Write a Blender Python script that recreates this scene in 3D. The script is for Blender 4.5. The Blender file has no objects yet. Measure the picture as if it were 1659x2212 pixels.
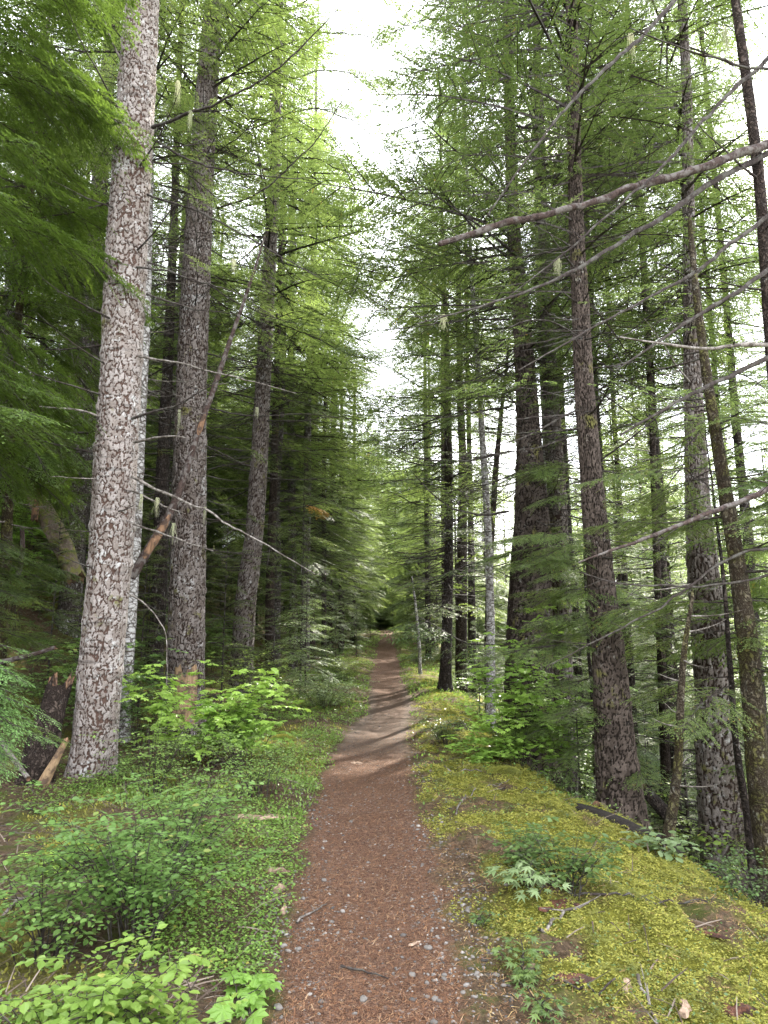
import bpy, math
import numpy as np
from mathutils import Vector, Matrix

# ------------------------------------------------------------------ camera, sky, sun, exposure
S = bpy.context.scene
COL = S.collection
CAM_H = 1.6; PITCH = math.radians(10.2); FPX = 1475.0; CU, CV = 829.5, 1106.0
cam = bpy.data.cameras.new("camera"); camo = bpy.data.objects.new("camera", cam); COL.objects.link(camo)
camo.location = (0, 0, CAM_H); camo.rotation_euler = (math.radians(90) + PITCH, 0, 0)
cam.sensor_fit = 'VERTICAL'; cam.sensor_height = 36; cam.lens = 36 * FPX / 2212.0
cam.clip_start = 0.05; cam.clip_end = 2000
S.camera = camo
SUN_EL, SUN_AZ = math.radians(36), math.radians(27)      # azimuth clockwise from +Y
w = bpy.data.worlds.new("World"); S.world = w; w.use_nodes = True
nt = w.node_tree; nt.nodes.clear()
N = nt.nodes.new; L = nt.links.new
sky = N('ShaderNodeTexSky'); sky.sky_type = 'NISHITA'; sky.sun_disc = False
sky.sun_elevation = SUN_EL; sky.sun_rotation = SUN_AZ; sky.dust_density = 2.5; sky.air_density = 1.0
tc = N('ShaderNodeTexCoord'); nz = N('ShaderNodeTexNoise'); nz.inputs['Scale'].default_value = 2.2; nz.inputs['Detail'].default_value = 5
L(tc.outputs['Generated'], nz.inputs['Vector'])
rp = N('ShaderNodeValToRGB'); rp.color_ramp.elements[0].position = .36; rp.color_ramp.elements[0].color = (.45, .45, .45, 1)
rp.color_ramp.elements[1].position = .52; rp.color_ramp.elements[1].color = (1, 1, 1, 1)
L(nz.outputs['Fac'], rp.inputs['Fac'])
mx = N('ShaderNodeMix'); mx.data_type = 'RGBA'
L(rp.outputs['Color'], mx.inputs['Factor']); L(sky.outputs['Color'], mx.inputs['A'])
mx.inputs['B'].default_value = (9.4, 9.6, 10.4, 1)
bg = N('ShaderNodeBackground'); bg.inputs['Strength'].default_value = 0.15
out = N('ShaderNodeOutputWorld'); L(mx.outputs['Result'], bg.inputs['Color']); L(bg.outputs['Background'], out.inputs['Surface'])
sl = bpy.data.lights.new("sun", 'SUN'); sl.energy = 5.0; sl.angle = math.radians(0.6); sl.color = (1, .94, .84)
so = bpy.data.objects.new("sun", sl); COL.objects.link(so)
sd = Vector((math.sin(SUN_AZ) * math.cos(SUN_EL), math.cos(SUN_AZ) * math.cos(SUN_EL), math.sin(SUN_EL)))
so.rotation_euler = sd.to_track_quat('Z', 'Y').to_euler(); so.location = (10, 20, 30)
S.view_settings.view_transform = 'Standard'; S.view_settings.look = 'None'; S.view_settings.gamma = 1
S.view_settings.exposure = 2.35
S.render.engine = 'CYCLES'
cy = S.cycles; cy.max_bounces = 7; cy.diffuse_bounces = 4; cy.glossy_bounces = 2; cy.transmission_bounces = 5; cy.transparent_max_bounces = 4
cy.caustics_reflective = False; cy.caustics_refractive = False; cy.use_denoising = True; cy.sample_clamp_indirect = 6

# ------------------------------------------------------------------ numeric helpers
ct, st = math.cos(PITCH), math.sin(PITCH)
def W(u, v, Y):
    a = (u - CU) / FPX; b = (CV - v) / FPX
    dy = ct - b * st; dz = st + b * ct; t = Y / dy
    return np.array([t * a, Y, CAM_H + t * dz])
def camdepth(p): return p[1] * ct + (p[2] - CAM_H) * st
def hsh(i, j, s):
    n = (i * 374761393 + j * 668265263 + s * 2147483647) & 0xffffffff
    n = ((n ^ (n >> 13)) * 1274126177) & 0xffffffff
    return ((n ^ (n >> 16)) & 0xffff) / 65535.0
def vnoise(x, y, s=0):
    x = np.asarray(x, float); y = np.asarray(y, float)
    i = np.floor(x).astype(np.int64); j = np.floor(y).astype(np.int64)
    f = x - i; g = y - j; f = f * f * (3 - 2 * f); g = g * g * (3 - 2 * g)
    return (hsh(i, j, s) * (1 - f) + hsh(i + 1, j, s) * f) * (1 - g) + (hsh(i, j + 1, s) * (1 - f) + hsh(i + 1, j + 1, s) * f) * g
def fbm(x, y, s=0, o=4):
    r = 0; a = .5
    for k in range(o):
        r = r + a * vnoise(x * 2 ** k, y * 2 ** k, s + k); a *= .5
    return r
def splus(t, k): return np.log1p(np.exp(np.clip(t / k, -40, 40))) * k
def sstep(t, a, b):
    q = np.clip((t - a) / (b - a), 0, 1); return q * q * (3 - 2 * q)
_yy = np.linspace(-40, 300, 1701)
_pz = np.interp(_yy, [-40, -20, 0, 8, 13, 18, 27, 40, 58, 66, 80, 120, 300], [.3, .2, 0, 0, -.05, .1, .36, .85, 1.95, 2.1, 2.0, 3, 8])
_pz = np.convolve(np.pad(_pz, 12, 'edge'), np.ones(25) / 25, 'valid')
_pc = np.interp(_yy, [-40, -5, 0, 3, 5, 7.7, 12, 15, 18, 22, 27, 40, 55, 70, 90, 300], [.5, .1, .0, .0, -.08, -.2, -.12, .12, .15, .02, .12, .12, .3, -1.2, -6, -40])
_pc = np.convolve(np.pad(_pc, 5, 'edge'), np.ones(11) / 11, 'valid')
def pc(y): return np.interp(y, _yy, _pc)
def pz(y): return np.interp(y, _yy, _pz)
def halfw(y): return np.interp(y, [2, 4, 7.7, 13, 18, 30, 60], [.36, .43, .50, .47, .48, .50, .46])
def crest(y): return np.interp(y, [0, 5, 8, 10, 14, 30, 60], [2.9, 2.75, 2.45, 2.0, 1.75, 2.4, 3.5])
def ground(x, y, fine=True):
    x = np.asarray(x, float); y = np.asarray(y, float)
    d = x - pc(y); z = pz(y)
    u = -d
    far = sstep(y, 60, 80)
    zl = .10 * sstep(u, .5, 1.1) + .74 * splus(u - 4.6, .5)
    zl = np.where(zl > 16, 16 + (zl - 16) * .3, zl)
    zr = .06 * sstep(d, .5, .9) - .10 * np.clip(d - .8, 0, None) - .72 * splus(d - crest(y), .22)
    zr = np.maximum(zr, -11 - .02 * d)
    z = z + np.where(d < 0, zl, zr) * (1 - .6 * far)
    h = halfw(y); off = np.abs(d) - h
    m = sstep(off, -.1, .5)
    near = 1
    z = z + m * ((fbm(x * 1.1, y * 1.1, 3) - .45) * .22 + (fbm(x * 5, y * 5, 9, 3) - .45) * .07)
    z = z + m * (d > 0) * (np.abs(vnoise(x * 7, y * 7, 41) - .5) + np.abs(vnoise(x * 15, y * 15, 43) - .5) * .4) * -.13 * (1 - sstep(y, 14, 20))
    z = z + (1 - m) * ((fbm(x * 1.5, y * 1.5, 5, 3) - .45) * .05 - .03 * (1 - np.clip(np.abs(d) / h, 0, 1)))
    return z
def G(u, v, ymin=2.0, ymax=90):
    ys = np.linspace(ymin, ymax, 4000)
    a = (u - CU) / FPX; b = (CV - v) / FPX
    dy = ct - b * st; dz = st + b * ct
    t = ys / dy; xs = t * a; zs = CAM_H + t * dz
    g = ground(xs, ys); k = np.argmax(zs < g)
    if zs[k] >= g[k]: k = len(ys) - 1
    return np.array([xs[k], ys[k], g[k]])
def gz(x, y): return float(ground(x, y))

# ------------------------------------------------------------------ mesh builder
class MB:
    def __init__(s): s.V = []; s.F = []; s.M = []; s.n = 0; s.mats = []
    def mi(s, m):
        if m not in s.mats: s.mats.append(m)
        return s.mats.index(m)
    def add(s, V, F, m):
        V = np.asarray(V, float).reshape(-1, 3); F = np.asarray(F, np.int64)
        s.V.append(V); s.F.append(F + s.n); s.M.append(np.full(len(F), s.mi(m), np.int32)); s.n += len(V)
    def build(s, name, smooth=True, attrs=None):
        me = bpy.data.meshes.new(name)
        V = np.concatenate(s.V).astype(np.float32)
        cnt = np.concatenate([np.full(len(f), f.shape[1], np.int32) for f in s.F])
        li = np.concatenate([f.ravel() for f in s.F]).astype(np.int32)
        me.vertices.add(len(V)); me.vertices.foreach_set('co', V.ravel())
        me.loops.add(len(li)); me.loops.foreach_set('vertex_index', li)
        me.polygons.add(len(cnt)); me.polygons.foreach_set('loop_start', np.concatenate([[0], np.cumsum(cnt)[:-1]]).astype(np.int32))
        me.polygons.foreach_set('material_index', np.concatenate(s.M))
        me.polygons.foreach_set('use_smooth', np.full(len(cnt), smooth))
        for m in s.mats: me.materials.append(m)
        if attrs:
            for k, a in attrs.items():
                at = me.attributes.new(k, 'FLOAT', 'POINT'); at.data.foreach_set('value', np.asarray(a, np.float32))
        me.update(calc_edges=True)
        return me
def norm(v): return v / (np.linalg.norm(v, axis=-1, keepdims=True) + 1e-9)
def frames(X, Zh):
    X = norm(X); Y = norm(np.cross(Zh, X)); Z = np.cross(X, Y)
    return np.stack([X, Y, Z], axis=-1)                 # columns
def place(tv, tf, R, P, sc=None):
    n = len(P)
    V = tv[None] if sc is None else tv[None] * np.asarray(sc).reshape(n, 1, -1)
    V = np.einsum('nij,nkj->nki', R, np.broadcast_to(V, (n,) + tv.shape)) + P[:, None]
    F = tf[None] + (np.arange(n) * len(tv))[:, None, None]
    return V.reshape(-1, 3), F.reshape(-1, tf.shape[1])
def tube(mb, pts, rad, m, n=5, cap=True):
    pts = np.asarray(pts, float); rad = np.asarray(rad, float); k = len(pts)
    T = norm(np.gradient(pts, axis=0)); ref = np.array([0, 0, 1.]) if abs(T[0, 2]) < .8 else np.array([1., 0, 0])
    A = norm(np.cross(T, ref)); B = np.cross(T, A)
    a = np.arange(n) * 2 * math.pi / n
    V = pts[:, None] + rad[:, None, None] * (A[:, None] * np.cos(a)[None, :, None] + B[:, None] * np.sin(a)[None, :, None])
    i = np.arange(k - 1)[:, None] * n; j = np.arange(n)[None]; j2 = (j + 1) % n
    F = np.stack([i + j, i + j2, i + n + j2, i + n + j], -1).reshape(-1, 4)
    V = V.reshape(-1, 3); mb.add(V, F, m)
    if cap:
        mb.add(np.concatenate([V[-n:], pts[-1:] + T[-1:] * rad[-1]]), [[q, (q + 1) % n, n] for q in range(n)], m)

# ------------------------------------------------------------------ materials
def newmat(name):
    m = bpy.data.materials.new(name); m.use_nodes = True; m.node_tree.nodes.clear(); return m
class NT:
    def __init__(s, m): s.t = m.node_tree
    def n(s, ty, **k):
        nd = s.t.nodes.new(ty)
        for a, b in k.items(): setattr(nd, a, b)
        return nd
    def l(s, a, b): s.t.links.new(a, b)
    def noise(s, vec, scale, detail=4, rough=.55):
        nd = s.n('ShaderNodeTexNoise'); nd.inputs['Scale'].default_value = scale; nd.inputs['Detail'].default_value = detail; nd.inputs['Roughness'].default_value = rough
        if vec: s.l(vec, nd.inputs['Vector'])
        return nd
    def ramp(s, fac, stops):
        nd = s.n('ShaderNodeValToRGB'); cr = nd.color_ramp
        while len(cr.elements) < len(stops): cr.elements.new(.5)
        for e, (p, c) in zip(cr.elements, stops):
            e.position = p; e.color = tuple(c) + (1,) if len(c) == 3 else c
        s.l(fac, nd.inputs['Fac']); return nd
    def mix(s, f, a, b, mode='MIX'):
        nd = s.n('ShaderNodeMix', data_type='RGBA', blend_type=mode)
        for sock, v in (('Factor', f), ('A', a), ('B', b)):
            if hasattr(v, 'links') or hasattr(v, 'is_output'): s.l(v, nd.inputs[sock])
            else: nd.inputs[sock].default_value = v if sock == 'Factor' else tuple(v) + (1,)
        return nd.outputs['Result']
    def math(s, op, a, b=0.0, clamp=False):
        nd = s.n('ShaderNodeMath', operation=op); nd.use_clamp = clamp
        for i, v in enumerate((a, b)):
            if hasattr(v, 'is_output'): s.l(v, nd.inputs[i])
            else: nd.inputs[i].default_value = v
        return nd.outputs[0]
def bcol(c, k): return tuple(min(1, x * k) for x in c)
def leafmat(name, c1, c2, trans, gloss=.45, tfac=.42, third=None, patch=None):
    """two greens picked per leaf, light shining through"""
    m = newmat(name); t = NT(m)
    g = t.n('ShaderNodeNewGeometry'); oi = t.n('ShaderNodeObjectInfo')
    stops = [(0, c1), (.85, c2)] if third is None else [(0, c1), (.80, c2), (.97, c2), (1, third)]
    r = t.ramp(g.outputs['Random Per Island'], stops)
    hs = t.n('ShaderNodeHueSaturation'); t.l(r.outputs['Color'], hs.inputs['Color'])
    t.l(t.math('ADD', t.math('MULTIPLY', oi.outputs['Random'], .5), .78), hs.inputs['Value'])
    t.l(t.math('ADD', t.math('MULTIPLY', oi.outputs['Random'], -.03), .51), hs.inputs['Hue'])
    col = hs.outputs['Color']
    if patch:
        c_ = t.n('ShaderNodeTexCoord'); n_ = t.noise(c_.outputs['Object'], patch[0], 4, .6)
        col = t.mix(t.ramp(n_.outputs['Fac'], [(patch[1], (0, 0, 0)), (patch[1] + .16, (1, 1, 1))]).outputs['Color'], col, patch[2])
    p = t.n('ShaderNodeBsdfPrincipled'); t.l(col, p.inputs['Base Color']); p.inputs['Roughness'].default_value = gloss
    p.inputs['Specular IOR Level'].default_value = .35
    tr = t.n('ShaderNodeBsdfTranslucent')
    t.l(t.mix(.8, col, trans, 'ADD') if False else t.mix(.6, col, trans), tr.inputs['Color'])
    ms = t.n('ShaderNodeMixShader'); ms.inputs[0].default_value = tfac
    t.l(p.outputs[0], ms.inputs[1]); t.l(tr.outputs[0], ms.inputs[2])
    o = t.n('ShaderNodeOutputMaterial'); t.l(ms.outputs[0], o.inputs['Surface'])
    return m
def barkmat(name, plate, plate2, crack, lich, lich_amt, moss_amt=.0, sc=16.0, zs=.42, bump=.03, crackw=.16, geo=False):
    m = newmat(name); t = NT(m)
    c = t.n('ShaderNodeTexCoord'); mp = t.n('ShaderNodeMapping'); mp.inputs['Scale'].default_value = (1, 1, zs); t.l(c.outputs['Object'], mp.inputs['Vector'])
    v = mp.outputs[0]
    def warp(src, nsc, amt):
        dn = t.noise(c.outputs['Object'], nsc, 3, .6); sb = t.n('ShaderNodeVectorMath', operation='SUBTRACT'); t.l(dn.outputs['Color'], sb.inputs[0]); sb.inputs[1].default_value = (.5, .5, .5)
        ds = t.n('ShaderNodeVectorMath', operation='SCALE'); ds.inputs['Scale'].default_value = amt; t.l(sb.outputs[0], ds.inputs[0])
        ad = t.n('ShaderNodeVectorMath', operation='ADD'); t.l(src, ad.inputs[0]); t.l(ds.outputs[0], ad.inputs[1]); return ad.outputs[0]
    wv_ = warp(warp(v, 5, .22), 26, .07)
    vo = t.n('ShaderNodeTexVoronoi', feature='DISTANCE_TO_EDGE'); vo.inputs['Scale'].default_value = sc; t.l(wv_, vo.inputs['Vector'])
    vc = t.n('ShaderNodeTexVoronoi', feature='F1'); vc.inputs['Scale'].default_value = sc; t.l(wv_, vc.inputs['Vector'])
    fn = t.noise(c.outputs['Object'], 70, 5, .75); mid = t.noise(c.outputs['Object'], 9, 4, .65)
    wid = t.math('MULTIPLY', t.math('SUBTRACT', mid.outputs['Fac'], .5), .32)
    cr = t.ramp(t.math('ADD', t.math('ADD', vo.outputs['Distance'], t.math('MULTIPLY', t.math('SUBTRACT', fn.outputs['Fac'], .5), .30)), wid), [(max(0.0, crackw * .15 - .02), (0, 0, 0)), (crackw + .12, (1, 1, 1))])
    if geo:
        af = t.n('ShaderNodeAttribute'); af.attribute_name = 'furrow'; ai = t.n('ShaderNodeAttribute'); ai.attribute_name = 'flake'
        cr = t.ramp(t.math('ADD', af.outputs['Fac'], t.math('MULTIPLY', t.math('SUBTRACT', fn.outputs['Fac'], .5), .45)), [(.34, (0, 0, 0)), (.74, (1, 1, 1))])
        class vc: outputs = {'Color': ai.outputs['Fac']}
    big = t.noise(c.outputs['Object'], 2.2, 4)
    pl = t.mix(t.ramp(vc.outputs['Color'], [(.2, (0, 0, 0)), (.8, (1, 1, 1))]).outputs['Color'], plate, plate2)
    pl = t.mix(t.ramp(fn.outputs['Fac'], [(.36, (1, 1, 1)), (.56, (0, 0, 0))]).outputs['Color'], pl, t.mix(.5, pl, crack))
    pl = t.mix(t.ramp(mid.outputs['Fac'], [(.54, (0, 0, 0)), (.72, (.4, .4, .4))]).outputs['Color'], pl, t.mix(.6, plate, crack))
    # pale lichen in flakes
    ln = t.noise(c.outputs['Object'], 11, 5, .75)
    lf = t.ramp(t.math('ADD', t.math('MULTIPLY', ln.outputs['Fac'], .75), t.math('MULTIPLY', big.outputs['Fac'], .35)), [(.66 - lich_amt * .25, (0, 0, 0)), (.72 - lich_amt * .22, (1, 1, 1))])
    pl = t.mix(lf.outputs['Color'], pl, lich)
    if moss_amt > 0:
        mn = t.noise(c.outputs['Object'], 3.1, 5, .65)
        mf = t.ramp(mn.outputs['Fac'], [(.66 - moss_amt * .2, (0, 0, 0)), (.74 - moss_amt * .2, (1, 1, 1))])
        pl = t.mix(mf.outputs['Color'], pl, (.10, .095, .03))
    col = t.mix(cr.outputs['Color'], crack, pl)
    # horizontal scars
    wv = t.n('ShaderNodeTexNoise'); wv.inputs['Scale'].default_value = 1.0; wv.inputs['Detail'].default_value = 3
    mp2 = t.n('ShaderNodeMapping'); mp2.inputs['Scale'].default_value = (3, 3, 26); t.l(c.outputs['Object'], mp2.inputs['Vector']); t.l(mp2.outputs[0], wv.inputs['Vector'])
    sf = t.ramp(wv.outputs['Fac'], [(.30, (.45, .45, .45)), (.42, (1, 1, 1))])
    col = t.mix(.8, col, sf.outputs['Color'], 'MULTIPLY')
    p = t.n('ShaderNodeBsdfPrincipled'); t.l(col, p.inputs['Base Color']); p.inputs['Roughness'].default_value = .9; p.inputs['Specular IOR Level'].default_value = .15
    hgt = t.math('ADD', t.math('MULTIPLY', cr.outputs['Color'], 1.0), t.math('MULTIPLY', fn.outputs['Fac'], .5))
    b = t.n('ShaderNodeBump'); b.inputs['Strength'].default_value = 1; b.inputs['Distance'].default_value = bump; t.l(hgt, b.inputs['Height']); t.l(b.outputs[0], p.inputs['Normal'])
    o = t.n('ShaderNodeOutputMaterial'); t.l(p.outputs[0], o.inputs['Surface'])
    return m
def woodmat(name, c1, c2, sc=8, zs=.1, c3=None, rough=.85, bump=.01):
    m = newmat(name); t = NT(m); c = t.n('ShaderNodeTexCoord'); mp = t.n('ShaderNodeMapping'); mp.inputs['Scale'].default_value = (1, 1, zs); t.l(c.outputs['Object'], mp.inputs['Vector'])
    a = t.noise(mp.outputs[0], sc * 3, 5, .7); b_ = t.noise(c.outputs['Object'], sc, 4, .6)
    col = t.ramp(a.outputs['Fac'], [(.35, c1), (.65, c2)]).outputs['Color']
    if c3: col = t.mix(t.ramp(b_.outputs['Fac'], [(.48, (0, 0, 0)), (.58, (1, 1, 1))]).outputs['Color'], col, c3)
    p = t.n('ShaderNodeBsdfPrincipled'); t.l(col, p.inputs['Base Color']); p.inputs['Roughness'].default_value = rough; p.inputs['Specular IOR Level'].default_value = .2
    b = t.n('ShaderNodeBump'); b.inputs['Distance'].default_value = bump; t.l(a.outputs['Fac'], b.inputs['Height']); t.l(b.outputs[0], p.inputs['Normal'])
    o = t.n('ShaderNodeOutputMaterial'); t.l(p.outputs[0], o.inputs['Surface']); return m
def bitmat(name, stops, rough=.8, spec=.2):
    m = newmat(name); t = NT(m); g = t.n('ShaderNodeNewGeometry'); r = t.ramp(g.outputs['Random Per Island'], stops)
    c = t.n('ShaderNodeTexCoord'); n_ = t.noise(c.outputs['Object'], 90, 3)
    col = t.mix(.5, r.outputs['Color'], t.ramp(n_.outputs['Fac'], [(.3, (.5, .5, .5)), (.7, (1, 1, 1))]).outputs['Color'], 'MULTIPLY')
    p = t.n('ShaderNodeBsdfPrincipled'); t.l(col, p.inputs['Base Color']); p.inputs['Roughness'].default_value = rough; p.inputs['Specular IOR Level'].default_value = spec
    o = t.n('ShaderNodeOutputMaterial'); t.l(p.outputs[0], o.inputs['Surface']); return m

M = {}
M['bark_pale'] = barkmat('bark_pale_plates', (.175, .15, .13), (.26, .235, .212), (.062, .038, .028), (.33, .325, .305), .22, .20, sc=20, zs=.52, crackw=.12, geo=True, bump=.010)
M['bark_grey'] = barkmat('bark_grey', (.16, .14, .12), (.25, .22, .20), (.035, .025, .018), (.36, .35, .33), .45, .2, sc=20, zs=.35)
M['bark_dark'] = barkmat('bark_dark', (.055, .042, .034), (.09, .072, .06), (.015, .011, .009), (.20, .195, .18), .22, .3, sc=17, zs=.3)
M['bark_brown'] = barkmat('bark_brown', (.062, .045, .035), (.10, .076, .060), (.018, .012, .009), (.18, .165, .145), .15, .2, sc=20, zs=.3)
M['bark_birch'] = barkmat('bark_smooth_pale', (.20, .19, .17), (.27, .26, .24), (.07, .055, .045), (.38, .37, .35), .7, .1, sc=9, zs=1.6, crackw=.05, bump=.008)
M['bark_grey_rough'] = barkmat('bark_grey_rough', (.095, .078, .066), (.165, .145, .13), (.028, .018, .013), (.26, .255, .24), .18, .3, sc=18, zs=.35, geo=True, bump=.012)
M['bark_dark_rough'] = barkmat('bark_dark_rough', (.045, .034, .027), (.085, .068, .056), (.013, .009, .007), (.17, .165, .15), .10, .4, sc=17, zs=.3, geo=True, bump=.012)
M['bark_brown_rough'] = barkmat('bark_brown_rough', (.050, .038, .030), (.090, .070, .057), (.014, .010, .007), (.17, .16, .14), .08, .3, sc=17, zs=.3, geo=True, bump=.012)
M['bark_moss'] = barkmat('bark_mossy', (.09, .075, .05), (.14, .12, .08), (.03, .02, .012), (.26, .26, .22), .2, .9, sc=22, zs=.3)
M['twig'] = woodmat('twig_wood', (.014, .010, .008), (.038, .029, .024), 14, .4, (.06, .056, .046))
M['twig_grey'] = woodmat('dead_twig_grey', (.09, .075, .06), (.24, .22, .195), 14, .4, (.06, .05, .04))
M['branch_bark'] = woodmat('branch_bark', (.018, .011, .009), (.060, .040, .032), 12, .6, (.10, .088, .078), bump=.02)
M['wood_raw'] = woodmat('raw_splintered_wood', (.09, .05, .028), (.22, .13, .075), 9, .12, (.05, .032, .022))
M['wood_strip'] = woodmat('stripped_wood', (.16, .10, .055), (.30, .21, .12), 9, .12, (.09, .06, .04))
M['wood_chip'] = woodmat('wood_chip', (.22, .15, .10), (.38, .28, .20), 20, .3, (.15, .10, .07))
M['rot'] = woodmat('rotten_red_wood', (.05, .022, .015), (.13, .055, .032), 22, .5, (.035, .018, .013))
M['black'] = woodmat('dark_decayed_wood', (.012, .010, .009), (.03, .025, .02), 20, .5)  # near-black wood of the decayed log
M['log_moss'] = woodmat('mossy_log', (.08, .06, .04), (.15, .12, .09), 9, .4, (.12, .12, .03), bump=.03)
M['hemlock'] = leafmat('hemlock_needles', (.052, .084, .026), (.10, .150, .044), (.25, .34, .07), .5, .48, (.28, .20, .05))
M['hemlock_fresh'] = leafmat('fresh_hemlock_needles', (.080, .125, .034), (.145, .215, .062), (.31, .41, .10), .5, .48, (.36, .29, .07))  # lighter green: fresh growth, and painted sunlight on some boughs
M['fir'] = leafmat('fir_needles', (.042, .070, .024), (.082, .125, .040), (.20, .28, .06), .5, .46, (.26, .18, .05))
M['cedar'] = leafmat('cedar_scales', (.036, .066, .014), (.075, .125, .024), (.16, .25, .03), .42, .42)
M['cedar_pale'] = leafmat('pale_cedar_scales', (.11, .20, .05), (.18, .30, .085), (.26, .38, .08), .42, .35)
M['sapling'] = leafmat('sapling_needles', (.065, .11, .045), (.13, .19, .08), (.20, .30, .07), .5, .38)
M['maple'] = leafmat('maple_leaf', (.13, .23, .04), (.21, .36, .07), (.36, .55, .08), .38, .42)
M['huckle'] = leafmat('small_oval_leaf', (.085, .15, .035), (.15, .255, .065), (.26, .40, .08), .4, .42, (.26, .27, .07))
M['bright'] = leafmat('bright_oval_leaf', (.15, .24, .04), (.24, .34, .07), (.34, .46, .08), .4, .42, (.36, .30, .08))
M['salal'] = leafmat('glossy_leaf', (.045, .080, .022), (.10, .155, .05), (.15, .24, .05), .28, .28)
M['silver'] = leafmat('silvery_leaf', (.12, .18, .07), (.22, .29, .14), (.30, .40, .12), .5, .38)
M['grape'] = leafmat('glossy_green_leaf', (.050, .090, .024), (.11, .165, .045), (.18, .27, .05), .32, .3)
M['orange'] = leafmat('orange_needles', (.55, .24, .04), (.70, .36, .06), (.7, .4, .05), .5, .4)
M['moss'] = leafmat('moss_fronds', (.13, .145, .028), (.31, .31, .058), (.40, .41, .08), .7, .36, (.48, .42, .10), (4.0, .49, (.085, .10, .028)))
M['cover'] = leafmat('ground_cover_leaf', (.07, .14, .025), (.17, .28, .055), (.26, .42, .06), .3, .35, (.34, .27, .06))
M['grass'] = leafmat('grass_blade', (.08, .15, .03), (.18, .27, .06), (.24, .38, .06), .4, .4)
M['lichen'] = leafmat('beard_lichen', (.36, .38, .22), (.50, .50, .32), (.5, .5, .3), .8, .35)
M['needle_litter'] = bitmat('needle_litter', [(0, (.055, .024, .013)), (.5, (.17, .075, .036)), (.85, (.30, .155, .075)), (1, (.42, .29, .17))])
M['twig_litter'] = bitmat('twig_litter', [(0, (.035, .024, .018)), (.6, (.09, .065, .048)), (1, (.22, .18, .14))])
M['dead_leaf'] = bitmat('dead_leaf', [(0, (.14, .06, .03)), (.6, (.30, .17, .08)), (1, (.45, .33, .14))])
M['stone'] = bitmat('stone', [(0, (.055, .050, .045)), (.5, (.12, .108, .094)), (.85, (.19, .175, .155)), (1, (.28, .26, .225))], .8, .2)

def groundmat():
    m = newmat('forest_floor'); t = NT(m); c = t.n('ShaderNodeTexCoord'); v = c.outputs['Object']
    def attr(n_): a = t.n('ShaderNodeAttribute'); a.attribute_name = n_; return a.outputs['Fac']
    n1 = t.noise(v, 3, 6, .65); n2 = t.noise(v, 30, 5, .75); n3 = t.noise(v, 140, 3, .7); n4 = t.noise(v, .8, 3)
    vv = t.n('ShaderNodeTexVoronoi', feature='F1'); vv.inputs['Scale'].default_value = 70; t.l(v, vv.inputs['Vector'])
    path = t.ramp(n2.outputs['Fac'], [(.34, (.017, .009, .006)), (.5, (.068, .036, .022)), (.66, (.17, .095, .060))]).outputs['Color']
    path = t.mix(t.ramp(n3.outputs['Fac'], [(.45, (0, 0, 0)), (.62, (1, 1, 1))]).outputs['Color'], path, (.19, .115, .078))
    grit = t.ramp(vv.outputs['Color'], [(.80, (0, 0, 0)), (.84, (1, 1, 1))]).outputs['Color']
    path = t.mix(t.math('MULTIPLY', grit, t.ramp(n1.outputs['Fac'], [(.42, (0, 0, 0)), (.6, (1, 1, 1))]).outputs['Color']), path, (.21, .19, .17))
    path = t.mix(t.math('MULTIPLY', attr('sunlit_gravel'), .65), path, (.15, .122, .100))  # blend in the gravel stretch with its painted sunlight
    duff = t.ramp(n2.outputs['Fac'], [(.3, (.028, .020, .013)), (.5, (.085, .058, .035)), (.75, (.19, .13, .085))]).outputs['Color']
    duff = t.mix(t.ramp(n1.outputs['Fac'], [(.50, (0, 0, 0)), (.62, (1, 1, 1))]).outputs['Color'], duff, (.075, .085, .022))
    moss = t.ramp(n2.outputs['Fac'], [(.3, (.055, .060, .010)), (.5, (.15, .15, .022)), (.72, (.27, .26, .04))]).outputs['Color']
    moss = t.mix(t.ramp(n3.outputs['Fac'], [(.4, (0, 0, 0)), (.6, (1, 1, 1))]).outputs['Color'], t.mix(.5, moss, (.05, .05, .012)), moss)
    col = t.mix(attr('moss'), duff, moss); col = t.mix(attr('path'), col, path)
    p = t.n('ShaderNodeBsdfPrincipled'); t.l(col, p.inputs['Base Color']); p.inputs['Roughness'].default_value = .95; p.inputs['Specular IOR Level'].default_value = .1
    hh = t.math('ADD', t.math('MULTIPLY', n2.outputs['Fac'], 1.0), t.math('MULTIPLY', n3.outputs['Fac'], .5))
    b = t.n('ShaderNodeBump'); b.inputs['Distance'].default_value = .035; t.l(hh, b.inputs['Height']); t.l(b.outputs[0], p.inputs['Normal'])
    o = t.n('ShaderNodeOutputMaterial'); t.l(p.outputs[0], o.inputs['Surface']); return m
M['ground'] = groundmat()

# ------------------------------------------------------------------ object helpers
def prop(o, label=None, cat=None, group=None, kind=None):
    if label: o['label'] = label
    if cat: o['category'] = cat
    if group: o['group'] = group
    if kind: o['kind'] = kind
    return o
def obj(name, me, parent=None, loc=None):
    o = bpy.data.objects.new(name, me); COL.objects.link(o)
    if loc is not None: o.location = [float(q) for q in loc]
    if parent: o.parent = parent
    return o
def thing(name, label, cat, loc, group=None):
    o = bpy.data.objects.new(name, None); COL.objects.link(o); o.location = [float(q) for q in loc]
    o.empty_display_size = .2
    return prop(o, label, cat, group)
def shift(mb, loc):
    mb.V = [v - np.asarray(loc, float) for v in mb.V]; return mb

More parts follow.
